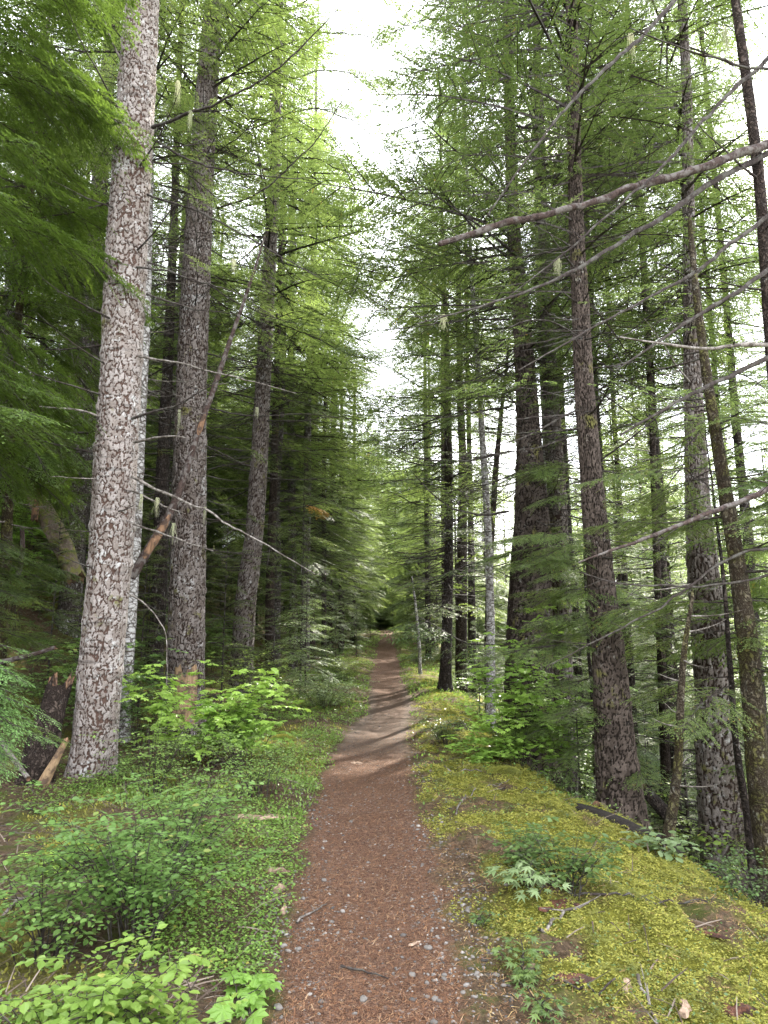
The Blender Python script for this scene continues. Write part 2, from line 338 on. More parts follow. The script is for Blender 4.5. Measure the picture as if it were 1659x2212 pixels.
# ------------------------------------------------------------------ ground sheet
def pathmask(x, y):
    d = x - pc(y); h = halfw(y) + (fbm(x * 3, y * 3, 21, 3) - .45) * .30
    return 1 - sstep(np.abs(d), h - .04, h + .10)
def mossmask(x, y):
    d = x - pc(y)
    n_ = fbm(x * 1.3, y * 1.3, 33, 4)
    n2_ = fbm(x * 3.1, y * 3.1, 37, 4); r = sstep(d + (n2_ - .45) * 1.2, .55, 1.05) * sstep(n_ * .6 + n2_ * .5, .42, .54)
    l_ = sstep(-d, .5, .7) * (sstep(n_, .50, .60) * .7) 
    return np.where(d > 0, r, l_ ) * (1 - sstep(y, 24, 40) * .5)
def build_ground():
    ys = [-16.0]
    while ys[-1] < 260:
        y = ys[-1]; ys.append(y + (0.5 if y < 0 else 0.12 if y < 1.6 else max(.022, .0065 * y)))
    ys = np.array(ys)
    q = np.linspace(-1, 1, 620); a = 5.6
    xs = 170 * np.sinh(q * a) / math.sinh(a)
    X, Y = np.meshgrid(xs, ys); X = X + pc(Y) * np.exp(-np.abs(X) / 20)
    Z = ground(X, Y)
    n, k = X.shape
    i = np.arange(n - 1)[:, None] * k; j = np.arange(k - 1)[None]
    F = np.stack([i + j, i + j + 1, i + k + j + 1, i + k + j], -1).reshape(-1, 4)
    mb = MB(); mb.add(np.stack([X, Y, Z], -1), F, M['ground'])
    d = X - pc(Y)
    sun_grav = sstep(np.abs(d), .25, .5) * sstep(Y, 9, 12) * (1 - sstep(Y, 13, 26)) + sstep(Y, 9, 11) * .8 * (1 - sstep(Y, 11, 22))  # paler mid-path stretch: gravel tone with sunlight put into the colour
    me = mb.build('ground', True, {'path': pathmask(X, Y).ravel(), 'moss': mossmask(X, Y).ravel(), 'sunlit_gravel': np.clip(sun_grav, 0, 1).ravel()})
    prop(obj('ground', me), 'forest floor with a beaten brown footpath, mossy right bank and left hillside', None, None, 'structure')
build_ground()

# ------------------------------------------------------------------ leaf templates (x along leaf, z up)
LEAF = (np.array([[0, 0, 0], [.3, .30, .03], [.68, .27, .02], [1, 0, -.06], [.68, -.27, .02], [.3, -.30, .03]]), np.array([[0, 3, 2, 1], [0, 5, 4, 3]]))
LEAFLET = (np.array([[0, 0, 0], [.5, .17, 0], [1, 0, 0], [.5, -.17, 0]]), np.array([[0, 3, 2, 1]]))
def lobed(nl, deep=.45, spread=130):
    pts = [[0, 0, 0]]; angs = np.radians(np.linspace(-spread, spread, nl))
    for i, a in enumerate(angs):
        r = .62 + .38 * math.cos(a * .7)
        pts.append([.25 + r * .75 * math.cos(a), r * .75 * math.sin(a), -.10 * r])
        if i < nl - 1:
            b = (a + angs[i + 1]) / 2; rr = r * deep; pts.append([.25 + rr * math.cos(b) * .9, rr * math.sin(b) * .9, .02])
    pts.append([.25, 0, .02]); c = len(pts) - 1
    F = [[c, i, i + 1] for i in range(1, c - 1)] + [[c, c - 1, 0], [c, 0, 1]]
    return np.array(pts), np.array(F)
MAPLE = lobed(7, .58); STAR = lobed(5, .30, 80)

# ------------------------------------------------------------------ conifer sprays
def frond(seed, Lf, width, start=.12, step=.055, ls=.045, ang=52, hang=.25, dens=1.0):
    """flat spray along +x: returns wood polylines and leaflet quads (branch space: x along, y side, z up)"""
    r = np.random.default_rng(seed); P = []; D = []; Sz = []; Tw = []
    x = start * Lf; side = 1
    while x < Lf * .985:
        t = x / Lf
        wl = width * Lf * (math.sin(min(1, (1 - t) * 1.6 + .05) * math.pi / 2)) * (.35 + .65 * min(1, (t - start) / .25 + .3)) * r.uniform(.55, 1.15)
        wl = max(wl, .04)
        if r.random() < dens:
            a = math.radians(ang + r.uniform(-12, 12)) * side
            dx, dy = math.cos(a), math.sin(a)
            n = max(2, int(wl / (ls * .62)))
            s = np.linspace(.15, 1, n) * wl
            px = x + dx * s; py = dy * s; pzz = -hang * s * s / max(.3, Lf) + r.uniform(-.1, .1) * s
            Tw.append((x, px[-1], py[-1], pzz[-1]))
            for sg in (-1, 1):
                aa = a + sg * math.radians(44) + r.uniform(-.3, .3, n)
                P.append(np.stack([px, py, pzz], -1)); D.append(np.stack([np.cos(aa), np.sin(aa), r.uniform(-.45, .15, n)], -1))
                Sz.append(ls * r.uniform(.7, 1.3, n) * np.linspace(1.1, .7, n))
            P.append(np.array([[px[-1], py[-1], pzz[-1]]])); D.append(np.array([[dx, dy, -.2]])); Sz.append(np.array([ls * 1.1]))
        side = -side; x += step * r.uniform(.4, 1.0)
    P = np.concatenate(P); D = np.concatenate(D); Sz = np.concatenate(Sz)
    up = np.tile([0, 0, 1.], (len(P), 1)) + r.normal(0, .28, (len(P), 3))
    V, F = place(LEAFLET[0] * np.array([1, .95, 1]), LEAFLET[1], frames(D, up), P, Sz[:, None])
    return V, F, Tw
def bend(V, p0, az, el, droop, Lf, roll=0):
    """bend branch-space vertices along an arching branch"""
    ca, sa = math.cos(az), math.sin(az); x = V[:, 0]; y = V[:, 1]; z = V[:, 2]
    h = x * math.cos(el); zz = x * math.sin(el) - droop * x * x / max(Lf, .3) + z + y * roll
    return np.stack([p0[0] + h * ca - y * sa, p0[1] + h * sa + y * ca, p0[2] + zz], -1)
FR = {}
def frset(key, width, ls, hang, step, dens=1.0, ang=52):
    FR[key] = [frond(100 + 7 * i + len(FR) * 50, Lf, width, .10 + .05 * (i % 3), step, ls, ang, hang, dens) + (Lf,) for i, Lf in enumerate((.5, .8, 1.2, 1.2, 1.7, 1.7, 2.4, 2.4))]
frset('hemlock', .42, .058, .30, .074, .92)
frset('fir', .38, .054, .22, .074, .92)
frset('cedar', .34, .052, 1.6, .052, 1.0, 45)
frset('fine', .36, .030, .6, .042, .95)
frset('mass', .50, .11, .6, .11, .95)
frset('lace', .42, .017, .9, .024, .95, 48)
def add_spray(mb, r, key, p0, az, el, droop, Lf, mleaf, mwood, br=.010, twigs=True, bare=0.0):
    opts = [f for f in FR[key]]; ls = np.array([f[3] for f in opts]); k = np.argsort(np.abs(ls - Lf) + r.uniform(0, .2, len(ls)))[0]
    V, F, Tw, L0 = opts[k]; s = Lf / L0
    roll = r.uniform(-.22, .22)
    V = V * np.array([s, s * (1 if r.random() < .5 else -1), 1 if s < 1.3 else s]); 
    if bare > 0:
        keep = V[F[:, 0], 0] > bare * Lf; F = F[keep]
        if len(F) == 0: return
        used = np.unique(F); mp = np.zeros(len(V), int); mp[used] = np.arange(len(used)); V = V[used]; F = mp[F]
    mb.add(bend(V, p0, az, el, droop, Lf, roll), F, mleaf)
    t = np.linspace(0, 1, 6); ax = np.stack([t * Lf, 0 * t + r.uniform(-.02, .02, 6) * t, 0 * t], -1)
    tube(mb, bend(ax, p0, az, el, droop, Lf), br * (1.1 - t), mwood, 3, False)
    if twigs:
        for (x, ex, ey, ez) in Tw[::3]:
            seg = np.array([[x, 0, 0], [ex, ey, ez]]) * [s, s, 1]
            tube(mb, bend(seg, p0, az, el, droop, Lf, roll), [br * .35, br * .15], mwood, 3, False)

def make_crown(name, seed, H, h0, Lmax, key, mleaf, whorl=.42, per=4.6, top=.3, droop=.22, elb=-.05, elt=.55, gap=.12, full=.25, dead_below=0.0):
    """crown round the z axis, from height h0 to H"""
    r = np.random.default_rng(seed); mb = MB(); z = h0; 
    while z < H - .2:
        t = (z - h0) / (H - h0); prof = min(1, (1 - t) * 1.25) ** .8 * min(1, .55 + t * 2.2)
        for q in range(max(2, int(r.normal(per, 1)))):
            if r.random() < gap: continue
            Lb = max(top, Lmax * prof * r.uniform(.55, 1.12))
            az = r.uniform(0, 2 * math.pi); el = elb + (elt - elb) * t + r.normal(0, .10)
            add_spray(mb, r, key, (0, 0, z + r.uniform(-.15, .15)), az, el, droop * r.uniform(.5, 1.5), Lb, mleaf, M['twig'], .006 + .007 * Lb, Lb > .6, full if Lb > 1 else .05)
        z += whorl * r.uniform(.7, 1.3) * (1 - .4 * t)
    return mb.build(name, False)
def dead_branch(mb, r, p0, az, el, Lb, r0, m, sag=.12, twig=9, n=4):
    k = max(5, int(Lb * 6)); t = np.linspace(0, 1, k)
    wob = np.cumsum(r.normal(0, .012, (k, 3)), 0) * Lb
    d = np.array([math.cos(az) * math.cos(el), math.sin(az) * math.cos(el), math.sin(el)])
    P = np.asarray(p0) + d * (t * Lb)[:, None] + wob * t[:, None] + np.array([0, 0, 1]) * (-sag * Lb * np.sin(t * math.pi * .62))[:, None]
    tube(mb, P, r0 * (1 - t * .88) , m, n)
    for q in range(int(twig * Lb)):
        s = r.uniform(.15, .98); c = P[int(s * (k - 1))]; a2 = az + r.choice([-1, 1]) * r.uniform(.5, 1.25); L2 = Lb * r.uniform(.06, .30) * (1.15 - s)
        d2 = np.array([math.cos(a2), math.sin(a2), r.uniform(-.35, .3)]); tt = np.linspace(0, 1, 4)
        P2 = c + d2 * (tt * L2)[:, None] + np.array([0, 0, -1]) * (tt ** 2 * L2 * .25)[:, None]
        tube(mb, P2, r0 * .32 * (1 - s * .5) * (1 - tt * .7), m, 3, False)
        if L2 > .12:
            for w_ in range(int(r.integers(1, 4))):
                c3 = P2[int(r.integers(1, 4))]; a3 = a2 + r.choice([-1, 1]) * .8
                d3 = np.array([math.cos(a3), math.sin(a3), r.uniform(-.3, .2)]) * L2 * .4
                tube(mb, [c3, c3 + d3], [r0 * .16, r0 * .06], m, 3, False)
    return P
def make_skirt(name, seed, h0, h1, Lmax, mat, per_m=6, green=None, key='hemlock'):
    r = np.random.default_rng(seed); mb = MB()
    for i in range(int((h1 - h0) * per_m)):
        z = r.uniform(h0, h1); Lb = Lmax * r.uniform(.3, 1.05); az = r.uniform(0, 6.283)
        dead_branch(mb, r, (0, 0, z), az, r.uniform(-.15, .35), Lb, .004 + .005 * Lb, mat, .15, 6, 3)
        if green and r.random() < .3:
            add_spray(mb, r, key, (0, 0, z), az + .2, r.uniform(-.1, .2), .2, Lb, green, mat, .006, True, .55)
    return mb.build(name, False)

CR = {}
CR['hemA'] = make_crown('crown_hemlock_a', 1, 22, 0, 3.9, 'hemlock', M['hemlock'], .46, 4.6, full=.25, gap=.27)
CR['hemB'] = make_crown('crown_hemlock_b', 2, 18, 0, 3.4, 'hemlock', M['hemlock'], .44, 4.4, droop=.3, full=.25, gap=.27)
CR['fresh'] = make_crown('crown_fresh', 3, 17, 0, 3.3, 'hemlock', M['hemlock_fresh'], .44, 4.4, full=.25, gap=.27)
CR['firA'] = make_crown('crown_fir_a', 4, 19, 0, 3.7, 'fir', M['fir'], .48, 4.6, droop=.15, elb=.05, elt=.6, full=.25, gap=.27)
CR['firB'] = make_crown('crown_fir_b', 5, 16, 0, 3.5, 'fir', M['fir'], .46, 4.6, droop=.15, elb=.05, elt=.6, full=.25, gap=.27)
CR['cedA'] = make_crown('crown_cedar_a', 6, 15, 0, 3.2, 'cedar', M['cedar'], .38, 5.0, droop=.35, elb=-.1, elt=.4, full=.15)
CR['cedB'] = make_crown('crown_cedar_b', 7, 12, 0, 2.6, 'cedar', M['cedar'], .36, 5.0, droop=.4, elb=-.1, elt=.4, full=.1)
CR['farA'] = make_crown('crown_far_a', 12, 18, 0, 3.6, 'mass', M['hemlock_fresh'], .36, 6.2, droop=.35, full=.05, gap=.05)
CR['farB'] = make_crown('crown_far_b', 13, 16, 0, 3.4, 'mass', M['hemlock'], .36, 6.2, droop=.35, full=.05, gap=.05)
CR['sapA'] = make_crown('crown_sapling_a', 8, 3.4, .25, 1.0, 'fine', M['sapling'], .16, 4.5, .2, .25, 0, .6, .05, .05)
CR['sapB'] = make_crown('crown_sapling_b', 9, 2.4, .15, .9, 'fine', M['hemlock_fresh'], .16, 4.5, .2, .25, 0, .6, .05, .05)
CR['sapC'] = make_crown('crown_sapling_c', 10, 5.0, .3, 1.3, 'fine', M['hemlock'], .20, 4.5, .2, .25, 0, .6, .05, .10)
CR['sapD'] = make_crown('crown_sapling_d', 11, 4.0, .3, 1.3, 'hemlock', M['silver'], .22, 4.5, .2, .3, 0, .5, .05, .10)
CH = dict(hemA=22, hemB=18, fresh=17, firA=19, firB=16, cedA=15, cedB=12, farA=18, farB=16)
SK = {}
SK['a'] = make_skirt('skirt_a', 20, 0, 6, 2.9, M['twig'], 10, M['hemlock'])
SK['b'] = make_skirt('skirt_b', 21, 0, 5, 2.6, M['twig'], 10, M['hemlock_fresh'])
SK['c'] = make_skirt('skirt_c', 22, 0, 4, 1.8, M['twig_grey'], 9)

# ------------------------------------------------------------------ trunks
def resample(P, Rr, dz):
    P = np.asarray(P, float); Rr = np.asarray(Rr, float)
    s = np.concatenate([[0], np.cumsum(np.linalg.norm(np.diff(P, axis=0), axis=1))])
    n = max(8, int(s[-1] / dz)); q = np.linspace(0, s[-1], n)
    X = np.stack([np.interp(q, s, P[:, i]) for i in range(3)], -1); R2 = np.interp(q, s, Rr)
    k = max(3, int(.7 / dz)) | 1
    for i in range(3):
        a = X[:, i]; pd = np.pad(a, k // 2, 'reflect', reflect_type='odd'); X[:, i] = np.convolve(pd, np.ones(k) / k, 'valid')
    pd = np.pad(R2, k // 2, 'edge'); R2 = np.convolve(pd, np.ones(k) / k, 'valid')
    return X, R2
def trunk_mesh(mb, P, Rr, m, seed, nseg=20, dz=.12, rough=.05, flare=.35, whorls=True, plate=None):
    X, R2 = resample(P, Rr, dz); n = len(X)
    a = np.arange(nseg) * 2 * math.pi / nseg; z = X[:, 2] - X[0, 2]
    A, Z = np.meshgrid(a, z)
    C = np.cos(A) * 2; Sn = np.sin(A) * 2
    nn = (vnoise(C * 1.5 + 10, Z * 1.2 + Sn * 2, seed) - .5) * 1.2 + (vnoise(C * 7 + Sn * 3, Z * 6 + Sn * 7, seed + 1) - .5) * .8 + (vnoise(C * 20 + Sn * 11, Z * 18 - Sn * 20, seed + 2) - .5) * .5
    rr = R2[:, None] * (1 + rough * nn)
    if whorls:
        r = np.random.default_rng(seed)
        for zc in np.arange(1.2, z[-1], .62):
            zc += r.uniform(-.15, .15); aw = r.uniform(0, 6.28)
            rr = rr * (1 + .07 * np.exp(-((Z - zc) / .05) ** 2) * (.4 + .6 * (np.cos(A * 2 - aw) > .0)))
    lobes = .5 + .5 * np.cos(A * 5 + seed) * .7 + .3 * np.cos(A * 3 + seed * 2)
    rr = rr * (1 + flare * np.exp(-np.clip(Z - .25, 0, None) / .22) * (.5 + lobes * .8))
    mb.plate = None
    if plate:
        cell, asp, dep = plate; edge, idv = plates(A, Z, float(R2[0] * .8), cell, asp, seed)
        wdt = .045 + .16 * vnoise(np.cos(A) * 2 + 9, Z * 1.5 + np.sin(A) * 2, seed + 9)
        pl = sstep(edge, .03, .03 + wdt * 1.5); e2, _ = plates(A, Z, float(R2[0] * .8), cell * .42, asp * .8, seed + 50)
        rr = rr + dep * (pl - .7) + dep * .5 * (idv - .5) * pl + dep * .28 * sstep(e2, 0, .25) * pl
        mb.plate = np.concatenate([np.stack([pl * (.72 + .28 * sstep(e2, 0, .18)), idv], -1).reshape(-1, 2), np.ones((nseg + 1, 2)) * .5])
    V = X[:, None] + np.stack([np.cos(A) * rr, np.sin(A) * rr, 0 * rr], -1)
    i = np.arange(n - 1)[:, None] * nseg; j = np.arange(nseg)[None]; j2 = (j + 1) % nseg
    mb.add(V, np.stack([i + j, i + j2, i + nseg + j2, i + nseg + j], -1).reshape(-1, 4), m)
    Vt = V[-1]; mb.add(np.concatenate([Vt, X[-1:] + [[0, 0, .1]]]), [[q, (q + 1) % nseg, nseg] for q in range(nseg)], m)
    return X, R2
def plates(A, Z, R, cell, asp, seed):
    cols = max(6, int(round(2 * math.pi * R / cell)))
    U = A * cols / (2 * math.pi); Vv = Z / (cell * asp)
    cu = np.cos(A) * cols / 6.28; su = np.sin(A) * cols / 6.28
    U = U + (vnoise(cu * 1.1 + 31, Vv * 1.3 + su * .9, seed + 5) - .5) * 1.0 + (vnoise(cu * 4 + 7, Vv * 5 + su * 3, seed + 6) - .5) * .35
    Vv = Vv + (vnoise(cu * 1.2 + 3, Vv * 1.1 - su * 1.3, seed + 7) - .5) * 1.1 + (vnoise(cu * 4 - 7, Vv * 5 - su * 3, seed + 8) - .5) * .35
    iu = np.floor(U).astype(np.int64); iv = np.floor(Vv).astype(np.int64)
    d1 = np.full(U.shape, 9.); d2 = np.full(U.shape, 9.); idv = np.zeros(U.shape)
    for a in (-1, 0, 1):
        for b in (-1, 0, 1):
            cu_, cv_ = (iu + a) % cols, iv + b
            px_ = iu + a + .5 + (hsh(cu_, cv_, seed) - .5) * .9; py_ = cv_ + .5 + (hsh(cu_, cv_, seed + 1) - .5) * .9
            d = np.hypot(U - px_, Vv - py_); nid = hsh(cu_, cv_, seed + 2)
            n1 = d < d1; d2 = np.where(n1, d1, np.minimum(d2, d)); idv = np.where(n1, nid, idv); d1 = np.where(n1, d, d1)
    return d2 - d1, idv
def px_trunk(pts, Y, top, taper_top=.25):
    """pts: (u, v, width in px) from low to high, at forward distance Y; goes on straight above the frame up to height top"""
    P = []; Rr = []
    for q in pts:
        y = q[3] if len(q) > 3 else Y
        p = W(q[0], q[1], y); P.append(p); Rr.append(q[2] / 2 / FPX * camdepth(p))
    P = np.array(P); Rr = np.array(Rr)
    g = gz(P[0, 0], P[0, 1]) - .25
    if P[0, 2] > g:
        P = np.concatenate([[[P[0, 0] - (P[1, 0] - P[0, 0]) * .15, P[0, 1], g]], P]); Rr = np.concatenate([[Rr[0] * 1.05], Rr])
    if top > P[-1, 2] + .5:
        d = (P[-1] - P[-3 if len(P) > 3 else 0]); d = d / d[2]; d[0] *= .5; d[1] *= .5
        hh = top - P[-1, 2]; P = np.concatenate([P, [P[-1] + d * hh]]); Rr = np.concatenate([Rr, [max(.02, Rr[-1] * taper_top)]])
    return P, Rr
def xy_at(X, z): return np.array([np.interp(z, X[:, 2], X[:, 0]), np.interp(z, X[:, 2], X[:, 1])])

def big_tree(name, label, pts, Y, top, mat, seed, crown=None, h0=8, cs=1.0, skirts=(), branches=0, bz=(1.5, 9), bl=(.5, 2.2), bmat='twig', nseg=20, dz=.12, rough=.05, flare=.3, group=None, extra=None, cat='tree', azr=(0, 6.283), sq=1.0, whorls=True, sagb=.12, plate=None):
    if crown: top = h0 + CH[crown] * cs - .4
    P, Rr = px_trunk(pts, Y, top); base = P[0].copy(); base[2] += .25
    root = thing(name, label, cat, base, group); r = np.random.default_rng(seed)
    mb = MB(); X, R2 = trunk_mesh(mb, P, Rr, M[mat], seed, nseg, dz, rough, flare, whorls, plate)
    tr = obj('trunk', shift(mb, base).build('trunk', True, {'furrow': mb.plate[:, 0], 'flake': mb.plate[:, 1]} if plate else None), root)
    if crown:
        c = obj('crown', CR[crown], root); xy = xy_at(X, h0)
        c.location = (xy[0] - base[0], xy[1] - base[1], h0 - base[2]); c.rotation_euler = (0, 0, r.uniform(0, 6.28)); c.scale = (cs * sq, cs * sq, cs)
    for (k, z0, s_) in skirts:
        c = obj('dead_branches', SK[k], root); xy = xy_at(X, z0); c['kind'] = 'stuff'
        c.location = (xy[0] - base[0], xy[1] - base[1], z0 - base[2]); c.rotation_euler = (0, 0, r.uniform(0, 6.28)); c.scale = (s_, s_, 1)
    for i in range(branches):
        z = bz[0] + (bz[1] - bz[0]) * ((i + r.uniform(0, 1)) / branches); xy = xy_at(X, z); az = r.uniform(*azr); Lb = r.uniform(*bl) * (.6 if z < bz[0] + 1 else 1); rt = np.interp(z, X[:, 2], R2)
        b = MB(); p0 = np.array([xy[0] + math.cos(az) * rt * .7, xy[1] + math.sin(az) * rt * .7, z])
        dead_branch(b, r, p0, az, r.uniform(-.05, .5), Lb, .007 + .006 * Lb, M[bmat], sagb, 7, 5)
        obj('branch', shift(b, base).build('branch', True), root)
    if extra: extra(root, base, X, R2, r)
    return root, base, X, R2

def px_branch(root, base, pts, rad, mat, name='branch', n=7, twigs=0, seed=1, label=None, spray=None, knots=True):
    """branch through (u, v, Y) points; rad in metres from first to last point"""
    r = np.random.default_rng(seed); P = np.array([W(u, v, y) for u, v, y in pts])
    X, _ = resample(P, np.ones(len(P)), .08); k = len(X); t = np.linspace(0, 1, k)
    X = X + np.cumsum(r.normal(0, .0075, (k, 3)), 0) * np.sin(t * math.pi)[:, None]
    R = np.interp(t, np.linspace(0, 1, len(rad)), rad) * (1 + (.22 * (r.random(k) < .12) if knots else 0)) * (1 + r.normal(0, .04, k))
    mb = MB(); tube(mb, X, R, M[mat], n)
    for q in range(twigs):
        s = r.uniform(.1, 1); c = X[int(s * (k - 1))]; T = X[-1] - X[0]; az = math.atan2(T[1], T[0]) + r.choice([-1, 1]) * r.uniform(.4, 1.2)
        dead_branch(mb, r, c, az, r.uniform(-.5, .5), r.uniform(.15, .7), .004, M['twig'], .1, 5, 3)
    if spray:
        key, ml, cnt, Ls = spray
        for q in range(cnt):
            s = r.uniform(.2, 1); c = X[int(s * (k - 1))]; T = X[-1] - X[0]; az = math.atan2(T[1], T[0]) + r.choice([-1, 1]) * r.uniform(.2, 1.0)
            add_spray(mb, r, key, c, az, r.uniform(-.3, .1), .3, Ls * r.uniform(.6, 1.2), M[ml], M['twig'], .006)
    o = obj(name, shift(mb, base).build(name, True), root)
    if label: o['label'] = label
    return o

# ---- left side, near to far
def l1_extra(root, base, X, R2, r):
    # hand placed dead branches seen in front of the second trunk
    for i, (pts, rr) in enumerate([
        ([(330, 275, 7.6), (400, 250, 7.2), (480, 220, 6.9), (600, 150, 6.5), (730, 20, 6.2)], (.022, .012, .005)),
        ([(330, 300, 7.6), (420, 350, 7.4), (520, 370, 7.2), (700, 385, 7.0)], (.016, .009, .004)),
        ([(318, 420, 7.6), (420, 460, 7.2), (560, 540, 6.9), (690, 600, 6.7)], (.014, .009, .004)),
        ([(285, 575, 7.6), (360, 590, 7.3), (470, 610, 7.0), (600, 690, 6.8)], (.014, .008, .003)),
        ([(300, 770, 7.6), (380, 785, 7.3), (500, 815, 7.0), (640, 850, 6.8)], (.014, .008, .003)),
        ([(290, 955, 7.6), (340, 950, 7.3), (400, 945, 7.1)], (.017, .012, .006)),
        ([(285, 1030, 7.6), (340, 1060, 7.3), (420, 1100, 7.0), (560, 1180, 6.6), (680, 1240, 6.3)], (.018, .011, .004)),
        ([(285, 1060, 7.6), (330, 1085, 7.3), (400, 1110, 7.1)], (.013, .009, .004)),
        ([(288, 1132, 7.6), (340, 1145, 7.3), (390, 1150, 7.1), (460, 1190, 6.9)], (.013, .010, .004)),
        ([(230, 905, 7.6), (180, 890, 7.3), (130, 880, 7.1), (85, 878, 7.0)], (.016, .010, .005)),
        ([(250, 290, 7.6), (190, 200, 7.3), (140, 130, 7.1)], (.014, .008, .003)),
        ([(262, 130, 7.6), (225, 60, 7.4), (190, -20, 7.2)], (.016, .010, .005)),
        ([(245, 1035, 7.6), (170, 1030, 7.4), (110, 1030, 7.3)], (.008, .006, .003)),
        ([(275, 1280, 7.6), (330, 1320, 7.3), (355, 1400, 7.1), (360, 1480, 7.0)], (.009, .006, .003)),
    ]):
        px_branch(root, base, pts, rr, 'twig_grey' if i > 3 else 'twig', seed=50 + i, twigs=10 if i not in (5, 12) else 3)
big_tree('conifer_tree', 'large leaning trunk with pale flaking bark, nearest big tree left of the path', [(192, 1700, 88), (205, 1600, 88), (222, 1400, 88), (240, 1200, 86), (249, 1000, 86), (262, 800, 82), (270, 600, 84), (282, 400, 78), (295, 200, 74), (308, 0, 66)], 7.7, 24, 'bark_pale', 31, 'hemA', 10.5, 1.0, (), 26, (2.3, 9.5), (.5, 1.9), 'twig', 150, .0125, .05, .22, extra=l1_extra, plate=(.040, 2.3, .011))

def l2_extra(root, base, X, R2, r):
    # torn bark skirt above a stripped, pale patch of wood at the foot
    p = W(408, 1492, 10.62); mb = MB()
    V = []; n = 12; k = 16
    for j in range(k):
        for i in range(n):
            a = -math.pi / 2 + .30 + (i / (n - 1) - .5) * 1.25; z = -.62 + j / (k - 1) * (.78 + .22 * vnoise(i * .8, 2.2, 12) + .10 * (i % 3 == 0))
            R = float(np.interp(p[2] + z, X[:, 2], R2)) * 1.03 - .012 + .04 * math.sin(math.pi * i / (n - 1)) ** .5 + .014 * vnoise(i * .9, j * .6, 5); V.append([math.cos(a) * R, math.sin(a) * R, z + .05 * vnoise(i * 1.3, 3, 8) * (j / k)])
    F = [[j * n + i, j * n + i + 1, (j + 1) * n + i + 1, (j + 1) * n + i] for j in range(k - 1) for i in range(n - 1)]
    cx, cy_ = xy_at(X, p[2]); mb.add(np.array(V) + [cx, cy_, p[2]], F, M['wood_strip'])
    obj('bare_wood', shift(mb, base).build('bare_wood'), root)
    for i, (pts, rr) in enumerate([
        ([(440, 610, 11), (520, 660, 10.5), (640, 700, 10)], (.014, .008, .003)),
        ([(437, 760, 11), (540, 790, 10.5), (650, 800, 10)], (.014, .008, .003)),
        ([(440, 880, 11), (540, 900, 10.5), (640, 900, 10.2), (760, 905, 10)], (.016, .009, .004)),
        ([(438, 960, 11), (520, 1000, 10.5), (610, 1030, 10.2)], (.012, .008, .003)),
        ([(438, 1120, 11), (520, 1125, 10.6), (600, 1130, 10.3)], (.014, .008, .003)),
        ([(438, 1185, 11), (500, 1190, 10.6), (550, 1200, 10.4)], (.012, .008, .004)),
        ([(470, 450, 11), (560, 420, 10.5), (700, 300, 10), (800, 120, 9.6)], (.018, .010, .004)),
        ([(378, 450, 11), (350, 560, 10.6), (330, 650, 10.4)], (.012, .008, .004)),
    ]):
        px_branch(root, base, pts, rr, 'twig', seed=80 + i, twigs=8)
big_tree('conifer_tree', 'big grey trunk with torn bark and a bare wood patch at its foot', [(398, 1540, 84), (402, 1400, 76), (406, 1200, 72), (410, 1000, 68), (414, 800, 62), (428, 500, 54), (440, 300, 48), (452, 130, 42), (462, 0, 36)], 11, 27, 'bark_grey_rough', 32, 'hemA', 11.5, 1.1, (('b', 6.5, 1.0),), 26, (3, 11), (.6, 2.2), 'twig', 130, .017, .06, .25, extra=l2_extra, plate=(.044, 2.5, .012))
big_tree('conifer_tree', 'slim smooth pale trunk right behind the large leaning tree', [(292, 1150, 27), (302, 900, 26), (312, 700, 25), (320, 400, 22), (326, 100, 18)], 10.2, 19, 'bark_birch', 33, 'fresh', 9.5, .8, (('c', 5, .7),), nseg=18)
big_tree('conifer_tree', 'grey trunk leaning left in the gap at the upper left', [(160, 1200, 44), (180, 1000, 42), (190, 800, 40), (205, 550, 34), (222, 300, 32), (245, 0, 26)], 14.5, 25, 'bark_grey', 34, 'hemB', 14, 1.0, (('b', 8, .9), ('b', 4, .8)), nseg=20)
big_tree('conifer_tree', 'thin dark trunk between the two big trunks on the left', [(345, 1250, 32), (352, 1000, 28), (362, 800, 22), (375, 500, 17), (385, 200, 13)], 15, 22, 'bark_dark', 35, 'hemB', 8, .9, (('a', 4, .8),), nseg=16)
def l3_extra(root, base, X, R2, r):
    for i, (pts, rr) in enumerate([
        ([(596, 250, 16.5), (680, 230, 15.5), (760, 260, 14.8), (840, 330, 14)], (.022, .012, .004)),
        ([(598, 120, 16.5), (690, 70, 15.5), (790, 80, 14.8), (860, 130, 14)], (.022, .012, .004)),
        ([(602, 40, 16.5), (700, -20, 15.5), (800, -10, 14.8), (850, 30, 14)], (.022, .012, .004)),
        ([(600, 180, 16.5), (700, 150, 15.5), (780, 170, 14.8), (820, 230, 14)], (.022, .012, .004)),
        ([(596, 340, 16.5), (690, 340, 15.5), (770, 370, 14.8), (850, 440, 14)], (.022, .012, .004)),
        ([(590, 500, 16.5), (680, 510, 15.5), (760, 560, 14.8), (810, 620, 14)], (.022, .012, .004)),
        ([(592, 420, 16.5), (680, 440, 15.5), (770, 500, 14.8), (830, 560, 14)], (.022, .012, .004)),
        ([(588, 560, 16.5), (670, 590, 15.5), (760, 640, 14.8), (800, 700, 14.4)], (.020, .012, .004)),
        ([(580, 690, 16.5), (660, 720, 15.5), (740, 760, 14.8), (800, 780, 14.4)], (.020, .012, .004)),
    ]): px_branch(root, base, pts, rr, 'twig', seed=170 + i, twigs=9, spray=('hemlock', 'hemlock_fresh', 20, 1.2))
